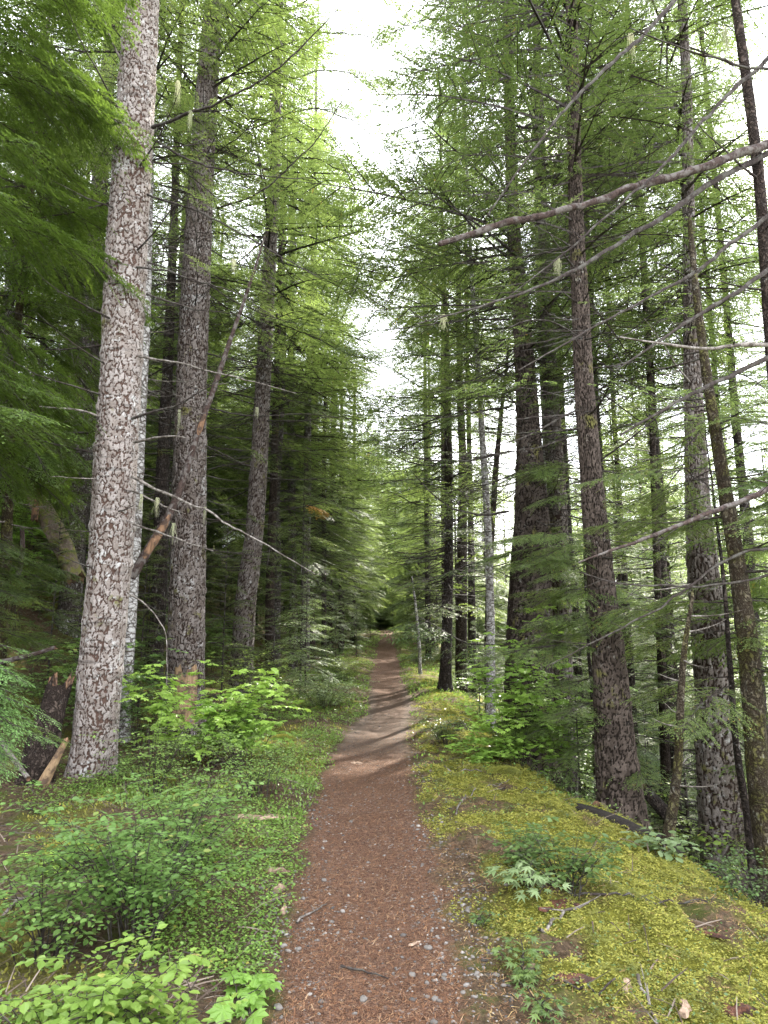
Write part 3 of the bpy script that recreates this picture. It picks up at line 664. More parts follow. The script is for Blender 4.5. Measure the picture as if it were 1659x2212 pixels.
big_tree('conifer_tree', 'straight grey trunk left of the path with many dead side branches', [(522, 1440, 48), (530, 1300, 44), (550, 1150, 38), (562, 950, 35), (575, 700, 30), (586, 500, 25), (592, 400, 22), (600, 150, 17)], 16.5, 25, 'bark_grey_rough', 36, 'fresh', 8.5, 1.05, (('a', 5.2, 1.1),), 34, (3, 9), (.8, 2.9), 'twig', 80, .035, .05, .3, plate=(.045, 2.4, .010), sq=1.35, extra=l3_extra)
big_tree('conifer_tree', 'slender straight trunk beside yellowing needles left of the path', [(634, 1330, 18), (630, 1100, 17), (628, 900, 16), (630, 600, 13), (632, 400, 11)], 24, 24, 'bark_grey', 37, 'fresh', 7, 1.0, (('b', 4, 1),), 14, (4, 9), (.8, 2.2), nseg=14, sq=1.35)
big_tree('conifer_tree', 'dark thin trunk in the shade at the far left edge', [(-6, 1500, 26), (12, 1250, 24), (22, 900, 20), (38, 700, 16), (60, 500, 12)], 9.5, 13, 'bark_moss', 38, 'cedB', 3.6, .8, (('c', 2.6, .6),), nseg=16)
big_tree('conifer_tree', 'dark trunk on the left slope behind a mossy log', [(158, 1330, 42), (165, 1180, 40), (178, 950, 36), (190, 750, 32)], 17, 22, 'bark_dark', 39, 'cedA', 9, .9, (('c', 6, .8),), nseg=18)
# young path-side trunks, left middle distance
for i, (u, v, wd, Y, lab) in enumerate([
    (700, 1330, 11, 27, 'dark thin trunk standing behind the silvery saplings left of the path'),
    (736, 1340, 9, 34, 'thin trunk close to the left edge of the distant path'),
    (668, 1300, 8, 30, 'very thin upright trunk behind the yellow leafy spray'),
    (764, 1330, 9, 42, 'farthest thin trunk left of the path before it disappears')]):
    big_tree('conifer_tree', lab, [(u, v, wd), (u - 1, 1100, wd * .85), (u + 1, 950, wd * .7), (u + 3, 800, wd * .6)], Y, 15 + Y * .12, 'bark_dark', 40 + i, 'fresh' if i % 2 else 'hemB', 4.5, .85, (('b', 2.5, .9),), nseg=10, dz=.25, sq=1.3)

# ---- right side
def r1_extra(root, base, X, R2, r):
    for i, (pts, rr) in enumerate([
        ([(1100, 880, 12), (1040, 885, 11.6), (960, 905, 11.2), (860, 880, 10.8)], (.022, .012, .004)),
        ([(1100, 975, 12), (1020, 1000, 11.6), (920, 1005, 11.2), (830, 960, 10.8)], (.024, .014, .005)),
        ([(1098, 1105, 12), (1040, 1112, 11.6), (960, 1090, 11.2), (880, 1010, 10.9)], (.024, .014, .005)),
        ([(1098, 1200, 12), (1030, 1215, 11.6), (960, 1240, 11.3), (860, 1275, 10.8)], (.020, .012, .004)),
        ([(1108, 1392, 12), (1010, 1395, 11.7), (900, 1330, 11.2)], (.018, .010, .004)),
        ([(1100, 560, 12), (1000, 470, 11.5), (900, 330, 11), (820, 250, 10.6)], (.022, .012, .004)),
        ([(1100, 620, 12), (1010, 560, 11.5), (930, 480, 11), (860, 430, 10.6)], (.018, .010, .004)),
        ([(1095, 420, 12), (1040, 300, 11.6), (960, 180, 11.2), (900, 100, 11)], (.020, .012, .004)),
        ([(1102, 690, 12), (1000, 690, 11.5), (900, 700, 11), (780, 720, 10.6)], (.020, .012, .004)),
        ([(1100, 740, 12), (990, 770, 11.5), (870, 770, 11)], (.018, .010, .004)),
        ([(1096, 150, 12), (1020, 60, 11.6), (930, 30, 11.2), (850, 70, 11)], (.020, .012, .004)),
        ([(1100, 280, 12), (1010, 190, 11.6), (920, 160, 11.2), (830, 190, 11)], (.020, .012, .004)),
        ([(1104, 520, 12), (1000, 400, 11.6), (900, 390, 11.2), (790, 430, 11)], (.020, .012, .004)),
        ([(1110, 470, 12), (1190, 380, 11.5), (1260, 250, 11.2)], (.018, .010, .004)),
        ([(1130, 640, 12), (1240, 590, 11.5), (1350, 560, 11)], (.018, .010, .004)),
        ([(1140, 880, 12), (1260, 860, 11.6), (1340, 820, 11.2)], (.018, .010, .004)),
    ]):
        px_branch(root, base, pts, rr, 'twig', seed=120 + i, twigs=11, spray=('hemlock', 'fir', 9, .8) if i in (0, 1, 4, 5, 6, 7, 8, 9, 10, 11, 12) else ('fine', 'hemlock', 5, .5))
big_tree('conifer_tree', 'thickest dark trunk right of the path with mossy whorls of branches', [(1148, 1480, 88), (1150, 1300, 80), (1150, 1150, 76), (1145, 1000, 58), (1140, 900, 48), (1128, 700, 34), (1112, 550, 27), (1104, 350, 22), (1098, 150, 18), (1094, 0, 15)], 12, 21, 'bark_dark_rough', 61, 'firB', 5.6, 1.05, (('b', 3.2, 1.0),), 22, (2.0, 9), (.8, 2.6), 'twig', 120, .02, .08, .3, extra=r1_extra, sagb=.05, plate=(.055, 2.2, .014), sq=1.15)
big_tree('conifer_tree', 'second stem fused against the thickest dark trunk', [(1108, 1500, 40), (1112, 1350, 36), (1118, 1200, 28), (1124, 1100, 18)], 12.3, 3.9, 'bark_brown', 62, nseg=20, rough=.08)
big_tree('conifer_tree', 'straight grey trunk just right of the thickest dark trunk', [(1216, 1500, 44), (1212, 1300, 40), (1205, 1100, 38), (1195, 950, 36), (1185, 750, 30), (1176, 550, 24), (1168, 350, 20), (1160, 100, 16)], 13, 24, 'bark_grey_rough', 63, 'firA', 7, .9, (('b', 3.5, .9),), 16, (3, 9), (.7, 2.0), nseg=80, dz=.03, plate=(.05, 1.8, .008))
big_tree('conifer_tree', 'pale narrow trunk squeezed behind the straight grey one', [(1186, 1200, 16), (1178, 900, 16), (1168, 700, 15), (1162, 500, 12)], 16.5, 20, 'bark_birch', 64, 'firB', 9, .8, nseg=14)
def r3_extra(root, base, X, R2, r):
    for i, (pts, rr) in enumerate([
        ([(1290, 1000, 8.6), (1340, 960, 8.3), (1400, 900, 8.1), (1480, 850, 7.9)], (.014, .010, .004)),
        ([(1270, 740, 8.6), (1200, 700, 8.2), (1140, 690, 8), (1080, 720, 7.8)], (.014, .010, .004)),
        ([(1240, 330, 8.6), (1180, 340, 8.3), (1130, 350, 8.1), (1080, 330, 8.0)], (.014, .010, .004)),
        ([(1250, 530, 8.6), (1330, 500, 8.2), (1420, 480, 8)], (.014, .010, .004)),
    ]): px_branch(root, base, pts, rr, 'twig', seed=150 + i, twigs=9)
big_tree('conifer_tree', 'tall dark brown trunk on the crest of the mossy bank', [(1340, 1705, 96), (1330, 1620, 84), (1318, 1450, 70), (1302, 1300, 58), (1288, 1150, 50), (1275, 1000, 42), (1262, 850, 39), (1256, 700, 36), (1245, 500, 30), (1240, 300, 26), (1234, 0, 22)], 8.6, 21, 'bark_brown_rough', 65, 'firA', 6.2, .95, (('b', 3.8, .8),), 18, (1.8, 7), (.5, 1.8), nseg=110, dz=.018, rough=.06, extra=r3_extra, plate=(.042, 2.8, .010), sq=.9)
big_tree('conifer_tree', 'rough grey trunk with curling bark low on the right bank', [(1560, 1790, 88), (1552, 1650, 84), (1540, 1450, 72), (1520, 1250, 62), (1508, 1100, 48), (1495, 800, 32), (1488, 500, 22), (1484, 200, 18)], 9.2, 20, 'bark_grey_rough', 66, 'hemB', 6.5, .85, (('b', 3, .8),), 16, (.8, 6), (.5, 1.8), 'twig_grey', nseg=110, dz=.018, rough=.09, plate=(.05, 2.6, .014))
big_tree('conifer_tree', 'crooked dark trunk curving up near the right edge', [(1668, 1900, 52), (1640, 1700, 46), (1618, 1400, 42), (1590, 1200, 34), (1565, 1050, 27), (1540, 900, 23), (1518, 750, 18), (1500, 600, 14), (1490, 480, 9)], 6.8, 6.2, 'bark_moss', 67, None, 0, 1, (), 16, (1.0, 5), (.4, 1.6), nseg=28, dz=.06, rough=.08, flare=.4)
big_tree('dead_sapling', 'thin dead stem with a mossy foot and pale peeling top', [(1436, 1850, 24), (1462, 1700, 20), (1468, 1600, 18), (1472, 1450, 15), (1484, 1350, 10), (1496, 1290, 7)], 6.3, 0, 'bark_moss', 68, None, 0, 1, (), 9, (.2, 2.2), (.3, .9), 'twig_grey', nseg=16, dz=.05, rough=.12, cat='dead tree', whorls=False)
big_tree('conifer_tree', 'left one of the slim twin trunks below the bank crest', [(1442, 1760, 22), (1432, 1500, 19), (1418, 1200, 15), (1408, 900, 12), (1392, 650, 9)], 11, 16, 'bark_brown', 69, 'hemB', 5, .7, (('c', 1.5, .7),), 10, (.5, 5), (.4, 1.4), nseg=14)
big_tree('conifer_tree', 'right one of the slim twin trunks below the bank crest', [(1462, 1760, 22), (1448, 1500, 19), (1434, 1250, 16), (1420, 1000, 12)], 11.6, 15, 'bark_dark', 70, 'fresh', 6, .7, (('c', 2, .7),), 8, (.5, 5), (.4, 1.4), nseg=14)
def ra_extra(root, base, X, R2, r):
    for i, (u0, v0, u1, v1, u2, v2) in enumerate([(966, 1010, 890, 1000, 800, 940), (968, 1090, 900, 1095, 820, 1050), (968, 930, 900, 920, 810, 860), (968, 1180, 900, 1200, 830, 1190), (966, 860, 890, 830, 800, 760), (966, 1060, 1010, 1050, 1060, 1000), (967, 1140, 1020, 1140, 1080, 1100), (964, 780, 900, 740, 830, 680), (966, 900, 1020, 880, 1070, 830), (962, 700, 1010, 660, 1050, 600), (960, 640, 900, 600, 850, 540), (958, 480, 900, 430, 830, 400), (958, 380, 890, 330, 820, 300), (957, 280, 900, 220, 850, 170), (968, 1240, 920, 1260, 860, 1262)]):
        px_branch(root, base, [(u0, v0, 19), (u1, v1, 18.6), (u2, v2, 18.2)], (.024, .015, .005), 'twig', seed=230 + i, twigs=16, spray=('hemlock', 'fir', 7, .7))
big_tree('conifer_tree', 'dark trunk standing left of the slender pale one right of the path', [(962, 1465, 26), (966, 1350, 22), (970, 1200, 19), (969, 1000, 17), (967, 850, 14), (964, 700, 11), (958, 580, 8)], 19, 15, 'bark_dark', 71, 'firB', 4.6, .95, (('a', 1.8, 1.1), ('b', 2.6, 1.1)), 20, (2.0, 7), (.8, 2.4), nseg=22, dz=.1, flare=.5, sq=1.15, extra=ra_extra)
big_tree('conifer_tree', 'slender pale trunk with dark rings right of the path', [(1060, 1520, 20), (1060, 1350, 18), (1055, 1150, 16), (1042, 950, 13), (1032, 780, 11), (1020, 620, 9)], 15, 15, 'bark_birch', 72, 'firB', 6.2, .6, (('b', 3.6, .6),), 12, (1.5, 7), (.5, 1.6), nseg=18, sq=1.4)
big_tree('conifer_tree', 'brown trunk close behind the path-side dark trunk', [(996, 1430, 26), (998, 1200, 22), (1000, 1000, 18), (994, 850, 14)], 22, 20, 'bark_brown', 73, 'hemB', 9.0, .8, (('b', 2.6, 1.0),), 10, (2, 7), (.8, 2), nseg=18, sq=1.25)
big_tree('conifer_tree', 'dark stem right behind the brown trunk beside the path', [(1020, 1430, 18), (1018, 1200, 14), (1014, 1000, 11)], 24, 19, 'bark_dark', 74, 'fresh', 9.5, .8, (('b', 3, .9),), nseg=14)
big_tree('conifer_tree', 'reddish leaning thin trunk left of the thickest dark trunk', [(1052, 1380, 13), (1062, 1150, 13), (1072, 1000, 12), (1084, 880, 9), (1096, 780, 6)], 17, 9.5, 'bark_brown', 75, None, 0, 1, (('b', 4.0, .4),), nseg=12)
big_tree('dead_sapling', 'small pale dead stem leaning beside the distant path', [(906, 1400, 7), (898, 1310, 6), (890, 1250, 4)], 24, 0, 'bark_birch', 76, None, 0, 1, (), 4, (1.2, 3.4), (.3, .7), 'twig_grey', nseg=8, cat='dead tree', whorls=False)
for i, (u, v, wd, Y, lab) in enumerate([
    (1318, 1500, 26, 12, 'dark stem half hidden behind the tall brown trunk on the crest'),
    (1240, 1300, 20, 19, 'dim trunk seen through the gap right of the straight grey trunk'),
    (925, 1380, 12, 33, 'dim trunk right of the distant path end'),
    (1360, 1400, 14, 17, 'thin trunk down the slope right of the tall brown trunk'),
    (1640, 1500, 24, 12.5, 'dark slope trunk at the right edge behind the crooked one'),
    (1600, 1400, 16, 15, 'slim slope trunk between the rough grey trunk and the right edge')]):
    du = -(u - 830) * .08
    big_tree('conifer_tree', lab, [(u, v, wd), (u + du * .4, 1150, wd * .85), (u + du * .8, 900, wd * .7), (u + du * 1.1, 650, wd * .55)], Y, 15 + Y * .25, 'bark_dark', 85 + i, ('hemB', 'firB', 'hemB', 'fresh', 'hemB', 'fresh')[i], 6.5, .8, (('b', 2.5, .8),), nseg=12, dz=.2)

# right edge tree with the long foreground branches
def r8_extra(root, base, X, R2, r):
    B = [
        ([(1720, 285, 5.2), (1600, 335, 5.0), (1480, 365, 4.9), (1330, 415, 4.75), (1210, 455, 4.65), (1130, 470, 4.6), (1040, 495, 4.5), (950, 527, 4.45)], (.042, .038, .033, .029, .026, .024, .022, .020), 'branch_bark', 7, 'thick broken limb with a blunt snapped end'),
        ([(1700, 310, 5.2), (1520, 400, 5.0), (1370, 490, 4.8), (1230, 580, 4.6), (1080, 640, 4.4), (900, 700, 4.2)], (.028, .024, .020, .014, .009, .004), 'twig', 14, None),
        ([(1720, 60, 5.2), (1560, 230, 5.0), (1420, 370, 4.8), (1240, 540, 4.6), (1100, 640, 4.5)], (.020, .017, .012, .008, .004), 'twig', 10, None),
        ([(1560, -120, 5.2), (1440, 30, 5.0), (1330, 150, 4.8), (1180, 300, 4.6), (1050, 470, 4.5)], (.022, .019, .014, .009, .004), 'twig', 10, None),
        ([(1740, 400, 5.2), (1600, 510, 5.0), (1460, 610, 4.8), (1300, 710, 4.6), (1120, 800, 4.4)], (.022, .017, .012, .008, .004), 'twig', 12, None),
        ([(1740, 530, 5.2), (1640, 600, 5.0), (1520, 690, 4.8), (1330, 800, 4.6)], (.022, .018, .012, .005), 'twig', 8, None),
        ([(1740, 740, 5.2), (1640, 755, 5.0), (1480, 757, 4.8), (1400, 745, 4.7), (1340, 728, 4.65)], (.022, .018, .014, .010, .005), 'twig_grey', 6, None),
        ([(1760, 700, 5.2), (1640, 790, 5.0), (1500, 860, 4.8), (1340, 940, 4.6)], (.024, .020, .014, .006), 'twig', 10, None),
        ([(1760, 1020, 5.0), (1640, 1060, 4.8), (1500, 1110, 4.6), (1380, 1165, 4.4), (1250, 1215, 4.3)], (.026, .022, .017, .013, .005), 'branch_bark', 8, None),
        ([(1760, 130, 5.2), (1640, 160, 5.0), (1480, 110, 4.8), (1360, 60, 4.7)], (.014, .011, .008, .004), 'twig', 8, None),
        ([(1700, 1180, 6.2), (1560, 1200, 6.0), (1480, 1290, 5.8), (1330, 1370, 5.6), (1180, 1440, 5.5)], (.014, .012, .009, .007, .004), 'twig', 8, None),
        ([(1700, 1230, 6.2), (1560, 1262, 6.0), (1400, 1260, 5.8), (1250, 1235, 5.6)], (.012, .010, .008, .004), 'twig', 8, None),
    ]
    for i, (pts, rr, m, tw, lab) in enumerate(B):
        px_branch(root, base, pts, rr, m, 'limb' if i == 0 else 'branch', 12 if i == 0 else 7, tw, 200 + i, lab)
big_tree('conifer_tree', 'reddish brown trunk rising along the right edge that carries long foreground limbs', [(1700, 1500, 40), (1690, 1000, 34), (1664, 700, 27), (1640, 380, 22), (1610, 150, 20), (1588, 0, 17)], 5.2, 12, 'bark_brown', 90, 'fresh', 8.0, .5, (), 8, (2.5, 5.5), (.3, 1.0), nseg=28, dz=.06, flare=.2, extra=r8_extra)

# ---- hemlock and cedar foliage hanging in view: boughs belong to young trees rooted by the path
def bough_tree(name, label, x, y, H, r0, boughs, mat, key, leaf, seed, lean=(0, 0), cat='young tree', stem=True):
    z0 = gz(x, y); root = thing(name, label, cat, (x, y, z0)); r = np.random.default_rng(seed)
    mb = MB(); t = np.linspace(0, 1, 14)
    P = np.stack([lean[0] * t ** 1.5 * H, lean[1] * t * H, -.2 + t * (H + .2)], -1) + np.cumsum(r.normal(0, .01, (14, 3)), 0)
    tube(mb, P, r0 * (1.05 - t), M[mat], 8); obj('trunk', mb.build('trunk'), root)
    mb = MB()
    for (h, az, el, Lb) in boughs:
        i = np.interp(h, P[:, 2], np.arange(14)); c = np.array([np.interp(h, P[:, 2], P[:, q]) for q in range(3)])
        add_spray(mb, r, key, c, az, el, .22, Lb, M[leaf], M['twig'], .008)
        for q in range(int(Lb * 5)):
            s = r.uniform(.25, .9) * Lb; c2 = bend(np.array([[s, 0, 0]]), c, az, el, .22, Lb)[0]
            add_spray(mb, r, key, c2, az + r.choice([-1, 1]) * r.uniform(.5, .9), el - .1, .35, Lb * r.uniform(.3, .5) * (1.2 - s / Lb), M[leaf], M['twig'], .004, True)
    obj('crown', mb.build('crown', False), root)
    return root
def ring(seed, h0, h1, n, Lm, azc=None, azw=3.14, el=(-.15, .25)):
    r = np.random.default_rng(seed)
    return [(r.uniform(h0, h1), (r.uniform(0, 6.283) if azc is None else azc + r.uniform(-azw, azw)), r.uniform(*el), Lm * r.uniform(.55, 1.1)) for _ in range(n)]
p = W(1500, 1300, 6.9)
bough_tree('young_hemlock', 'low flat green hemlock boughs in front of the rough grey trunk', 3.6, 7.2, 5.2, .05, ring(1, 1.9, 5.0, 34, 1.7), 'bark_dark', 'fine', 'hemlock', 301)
bough_tree('young_hemlock', 'bright sunlit young hemlock at the right edge below the long limbs', 4.4, 7.4, 6.6, .05, ring(2, 3.6, 6.4, 34, 1.5), 'bark_dark', 'fine', 'hemlock_fresh', 302)  # sunlight on these boughs is put into the lighter needle colour
bough_tree('young_hemlock', 'feathery hemlock boughs reaching left in front of the thickest dark trunk', 3.0, 9.4, 4.2, .045, ring(3, 1.2, 4.0, 26, 1.9, 3.3, 1.5), 'bark_dark', 'fine', 'hemlock', 303)
bough_tree('young_hemlock', 'green hemlock boughs hanging between the grey trunk and the crest trunk', 3.4, 11.5, 6.0, .05, ring(4, 3.0, 6.0, 26, 1.8), 'bark_dark', 'fine', 'hemlock_fresh', 304)
bough_tree('young_hemlock', 'green hemlock boughs spreading low down the slope at the right edge', 5.2, 8.6, 6.4, .05, ring(5, .5, 6.2, 44, 2.0), 'bark_dark', 'hemlock', 'hemlock', 305)
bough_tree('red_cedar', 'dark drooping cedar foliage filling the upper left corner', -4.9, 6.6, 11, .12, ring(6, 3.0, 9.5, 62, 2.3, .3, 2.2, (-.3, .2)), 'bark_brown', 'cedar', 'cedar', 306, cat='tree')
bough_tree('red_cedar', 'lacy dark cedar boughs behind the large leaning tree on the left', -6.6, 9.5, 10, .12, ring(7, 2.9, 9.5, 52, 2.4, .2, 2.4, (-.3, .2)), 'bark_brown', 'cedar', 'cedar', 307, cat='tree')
bough_tree('cedar_sapling', 'pale green cedar fronds hanging over the left edge above the stump', -3.55, 5.7, 1.9, .02, ring(8, .65, 1.45, 15, 1.0, .0, .7, (-.30, .05)), 'bark_brown', 'fine', 'cedar_pale', 308)
bough_tree('cedar_sapling', 'low green conifer boughs on the slope left of the large leaning tree', -5.1, 8.6, 2.6, .03, ring(9, .6, 2.5, 26, 1.4, .1, 2.2, (-.2, .1)), 'bark_brown', 'fine', 'hemlock', 309)

# ---- yellow-orange dying spray beside the path
def orange_spray():
    p = W(705, 1100, 17); r = np.random.default_rng(3); mb = MB()
    for k in range(5): add_spray(mb, r, 'fine', (0, 0, 0), -.5 + .35 * k, -.1, .3, .55, M['orange'], M['twig'], .006)
    return mb, p

# ------------------------------------------------------------------ background trees (shared meshes)
def gen_trunk(name, seed, H, r0, mat):
    mb = MB(); r = np.random.default_rng(seed); z = np.linspace(-.6, H, 9)
    P = np.stack([np.cumsum(r.normal(0, .05, 9)), np.cumsum(r.normal(0, .05, 9)), z], -1); P[:, :2] -= P[0, :2]
    trunk_mesh(mb, P, r0 * (1.05 - .95 * np.linspace(0, 1, 9)), mat, seed, 12, .3, .06, .3); return mb.build(name)
TR = [gen_trunk('trunk_a', 1, 22, .20, M['bark_dark']), gen_trunk('trunk_b', 2, 20, .16, M['bark_grey']), gen_trunk('trunk_c', 3, 18, .13, M['bark_brown']), gen_trunk('trunk_d', 4, 20, .12, M['bark_birch'])]
rb = np.random.default_rng(77)
BG = []
def bg_tree(x, y, kind, h0, cs, label, group, sk=True, tr=None, zsc=1.0, sq=1.0):
    if kind[:3] == 'far' and y < 36: kind = 'fresh' if kind == 'farA' else 'hemB'; cs *= 1.08
    z = gz(x, y); root = thing('conifer_tree', label, 'tree', (x, y, z), group)
    ti = int(rb.integers(0, 3)) if tr is None else tr; t = obj('trunk', TR[ti], root); t.rotation_euler = (0, 0, rb.uniform(0, 6)); t.scale = (cs, cs, (h0 + CH[kind] * cs * zsc - .3) / (22, 20, 18, 20)[ti])
    c = obj('crown', CR[kind], root, (0, 0, h0)); c.rotation_euler = (rb.uniform(-.02, .02), rb.uniform(-.02, .02), rb.uniform(0, 6.28)); c.scale = (cs * sq, cs * sq, cs * zsc)
    if sk and h0 > 2:
        d = obj('dead_branches', SK['b' if rb.random() < .6 else 'a'], root, (0, 0, max(.6, h0 - 4.5))); d.rotation_euler = (0, 0, rb.uniform(0, 6)); d.scale = (cs, cs, 1); d['kind'] = 'stuff'
    return root
def band(n, xr, yr, kinds, h0r, csr, label, group, mind=1.6, avoid=1.9, sk=True):
    k = 0; tries = 0
    while k < n and tries < 4000:
        tries += 1; x = rb.uniform(*xr); y = rb.uniform(*yr)
        q_ = x * .891 - y * .454
        if (-9.4 < q_ < -5.2 and 17 < y < 50 and x > 1.6): continue
        if abs(x - pc(y)) < avoid or any((x - a) ** 2 + (y - b) ** 2 < mind ** 2 for a, b in BG): continue
        BG.append((x, y)); k += 1
        bg_tree(x, y, kinds[int(rb.integers(0, len(kinds)))], rb.uniform(*h0r), rb.uniform(*csr), label, group, sk)
band(15, (-17, -6.5), (11, 26), ['cedA', 'hemB', 'cedB', 'fresh'], (.5, 3.5), (.8, 1.1), 'dense evergreen on the left hillside behind the big trunks', 'evergreens on the left hillside', 1.8)
band(26, (-12, -2.6), (22, 50), ['farA', 'fresh', 'farA', 'hemB', 'farB'], (.6, 4), (.75, 1.05), 'green conifer in the middle distance left of the path', 'conifers in the middle distance left of the path', 1.7, 2.5)
band(30, (-14, 12), (62, 88), ['farA', 'farB', 'farA'], (.2, 1.5), (.6, .9), 'far conifer closing off the view where the path ends', 'far conifers where the path ends', 2.0, 0.2, False)
band(18, (2.4, 10), (22, 56), ['farA', 'fresh', 'firB', 'farB'], (.8, 3.5), (.50, .72), 'conifer in the middle distance right of the path', 'conifers in the middle distance right of the path', 1.8, 2.5)
band(34, (5.5, 20), (13, 34), ['fresh', 'farA', 'hemB', 'farA'], (.3, 3), (.55, .82), 'slender conifer growing down the slope on the right', 'slender conifers down the right slope', 2.2)
band(34, (8, 48), (30, 75), ['farA', 'farA', 'farB'], (.2, 1.5), (1.15, 1.6), 'far conifer beyond the right slope', 'far conifers beyond the right slope', 3.0)
band(18, (-42, -13), (20, 70), ['farA', 'farB', 'cedA'], (.5, 3), (.9, 1.2), 'far conifer high on the left hillside', 'far conifers high on the left hillside', 3.0)
# ------------------------------------------------------------------ saplings by the path
def sapling(u, v, kind, s, label, group=None, Y=None):
    if Y is None: p = G(u, v)
    else:
        p = W(u, v, Y); p[2] = gz(p[0], p[1])
    root = thing('conifer_sapling', label, 'sapling', p, group)
    me = CR[kind]; H = {'sapA': 3.4, 'sapB': 2.4, 'sapC': 5.0, 'sapD': 4.0}[kind]
    mb = MB(); t = np.linspace(0, 1, 7); tube(mb, np.stack([0 * t, 0 * t, -.15 + t * (H * s + .1)], -1), .022 * s * (1.1 - t), M['twig'], 6)
    obj('trunk', mb.build('trunk'), root)
    c = obj('crown', me, root); c.scale = (s, s, s); c.rotation_euler = (0, 0, rb.uniform(0, 6.28)); return root
for a in [
    (590, 1470, 'sapC', .85, 'lacy young conifer in front of the straight grey trunk left of the path', None, 14.2),
    (660, 1440, 'sapD', .85, 'silvery green sapling left of the path, taller of the silvery pair', None, 17),
    (725, 1430, 'sapD', .60, 'smaller silvery sapling hugging the left edge of the path', None, 21),
    (770, 1400, 'sapA', .75, 'green sapling overhanging the left edge of the distant path', None, 30),
    (800, 1390, 'sapB', .85, 'low sapling at the left edge near the path end', None, 44),
    (880, 1400, 'sapC', .60, 'dark sapling at the right edge near the path end', None, 44),
    (905, 1420, 'sapA', .75, 'sapling between the path and the small pale dead stem', None, 31),
    (1035, 1480, 'sapA', .75, 'bushy sapling at the foot of the slender pale trunk', None, 16.5),
    (480, 1450, 'sapC', .9, 'dark sapling in the shade between the left trunks', None, 15),
    (100, 1500, 'sapC', .7, 'green sapling on the hillside left of the leaning trunk', None, 11),
    (300, 1500, 'sapC', .75, 'shaded sapling between the two big left trunks', None, 12.5),
    (1250, 1650, 'sapB', .7, 'small sapling in front of the crest trunk', None, 9.2),
    (1400, 1700, 'sapA', .9, 'pale green sapling down the bank behind the dead stem', None, 12.5),
    (1510, 1700, 'sapC', .8, 'sapling below the bank crest beside the rough grey trunk', None, 11.5),
    (1620, 1700, 'sapA', 1.0, 'sapling low at the right edge behind the crooked trunk', None, 10.5)]:
    sapling(a[0], a[1], a[2], a[3], a[4], a[5], a[6])
for a in [(815, 62.5, -.9), (842, 64.5, .3), (862, 63, 1.3), (790, 60, -2.0), (890, 60, 2.4)]:
    x = pc(a[1]) + a[2]; root = thing('conifer_sapling', 'dark sapling closing the far end of the path', 'sapling', (x, a[1], gz(x, a[1])), 'dark saplings closing the far end of the path')
    mb = MB(); tube(mb, [(0, 0, -.1), (0, 0, 4)], (.05, .01), M['twig'], 6); obj('trunk', mb.build('trunk'), root); c = obj('crown', CR['farB'], root); c.scale = (.5, .5, .30); c.rotation_euler = (0, 0, a[1])
root = thing('conifer_sapling', 'small tree with a dying orange spray left of the path', 'sapling', (0, 0, 0))
mb, p = orange_spray(); p0 = W(655, 1150, 17.2); z0 = gz(p0[0], 17.2); root.location = (p0[0], 17.2, z0)
q = MB(); tube(q, [(0, 0, -.1), (.02, 0, 2), (0, 0, p[2] - z0 + 1.2)], (.03, .02, .006), M['twig'], 6); obj('trunk', q.build('trunk'), root)
o = obj('orange_spray', mb.build('orange_spray', False), root, (0, 0, p[2] - z0 + .15)); o.scale = (1.3, 1.3, 1.3)
c = obj('crown', CR['sapB'], root, (0, 0, max(.5, p[2] - z0 - 1.4)))

def wild_saplings(n, xr, yr, label, group, kinds=('sapC', 'sapA', 'sapC', 'sapB')):
    tm = MB(); tube(tm, [(0, 0, -.1), (0, 0, 3.2)], (.03, .006), M['twig'], 6); tm = tm.build('sapling_trunk')
    k = 0
    while k < n:
        x = rb.uniform(*xr); y = rb.uniform(*yr)
        if abs(x - pc(y)) < 2.2: continue
        k += 1; root = thing('conifer_sapling', label, 'sapling', (x, y, gz(x, y)), group); s = rb.uniform(.6, 1.15)
        t = obj('trunk', tm, root); t.scale = (s, s, s); c = obj('crown', CR[kinds[k % len(kinds)]], root); c.scale = (s * 1.2, s * 1.2, s); c.rotation_euler = (0, 0, rb.uniform(0, 6.28))
for i, (x, y, s_, k_) in enumerate([(-.6, 72, 1.25, 'farA'), (1.2, 70, 1.15, 'farB'), (-2.6, 68, 1.1, 'farA'), (3.0, 67, 1.1, 'farA'), (.4, 78, 1.5, 'farA'), (-4.5, 74, 1.4, 'farB'), (5.0, 75, 1.4, 'farA'), (-2.0, 82, 1.6, 'farA'), (2.4, 84, 1.6, 'farA'), (-1.9, 55, .8, 'farA'), (2.6, 54, .8, 'farA'), (-2.1, 44, .7, 'farB'), (2.3, 46, .7, 'farA'), (-2.2, 36, .65, 'fresh'), (2.5, 38, .7, 'fresh')]):
    bg_tree(x, y, k_, .2 if y > 60 else 1.6, s_, 'far conifer arching over the spot where the path disappears', 'far conifers arching over the end of the path', False, zsc=.95)
for x, y, k_, h_, c_ in [(-3.3, 20.5, 'hemB', 7, 1.1), (-2.7, 24, 'hemB', 8, 1.1), (-2.9, 28.5, 'hemB', 6, 1.2), (-2.6, 34, 'fresh', 4, 1.15)]:
    bg_tree(x, y, k_, h_, c_, 'green conifer in the middle distance left of the path', 'conifers in the middle distance left of the path', sq=1.1)
for x, y, k_, h_, c_ in [(2.7, 31, 'hemA', 5, 1.1), (2.8, 40, 'hemB', 3, 1.25)]:
    bg_tree(x, y, k_, h_, c_, 'conifer in the middle distance right of the path', 'conifers in the middle distance right of the path', sq=1.25)
wild_saplings(46, (-15, -4.6), (9, 30), 'young conifer in the undergrowth of the left hillside', 'young conifers on the left hillside')
wild_saplings(26, (-8, -2.4), (26, 60), 'young conifer between the trunks left of the distant path', 'young conifers left of the distant path')
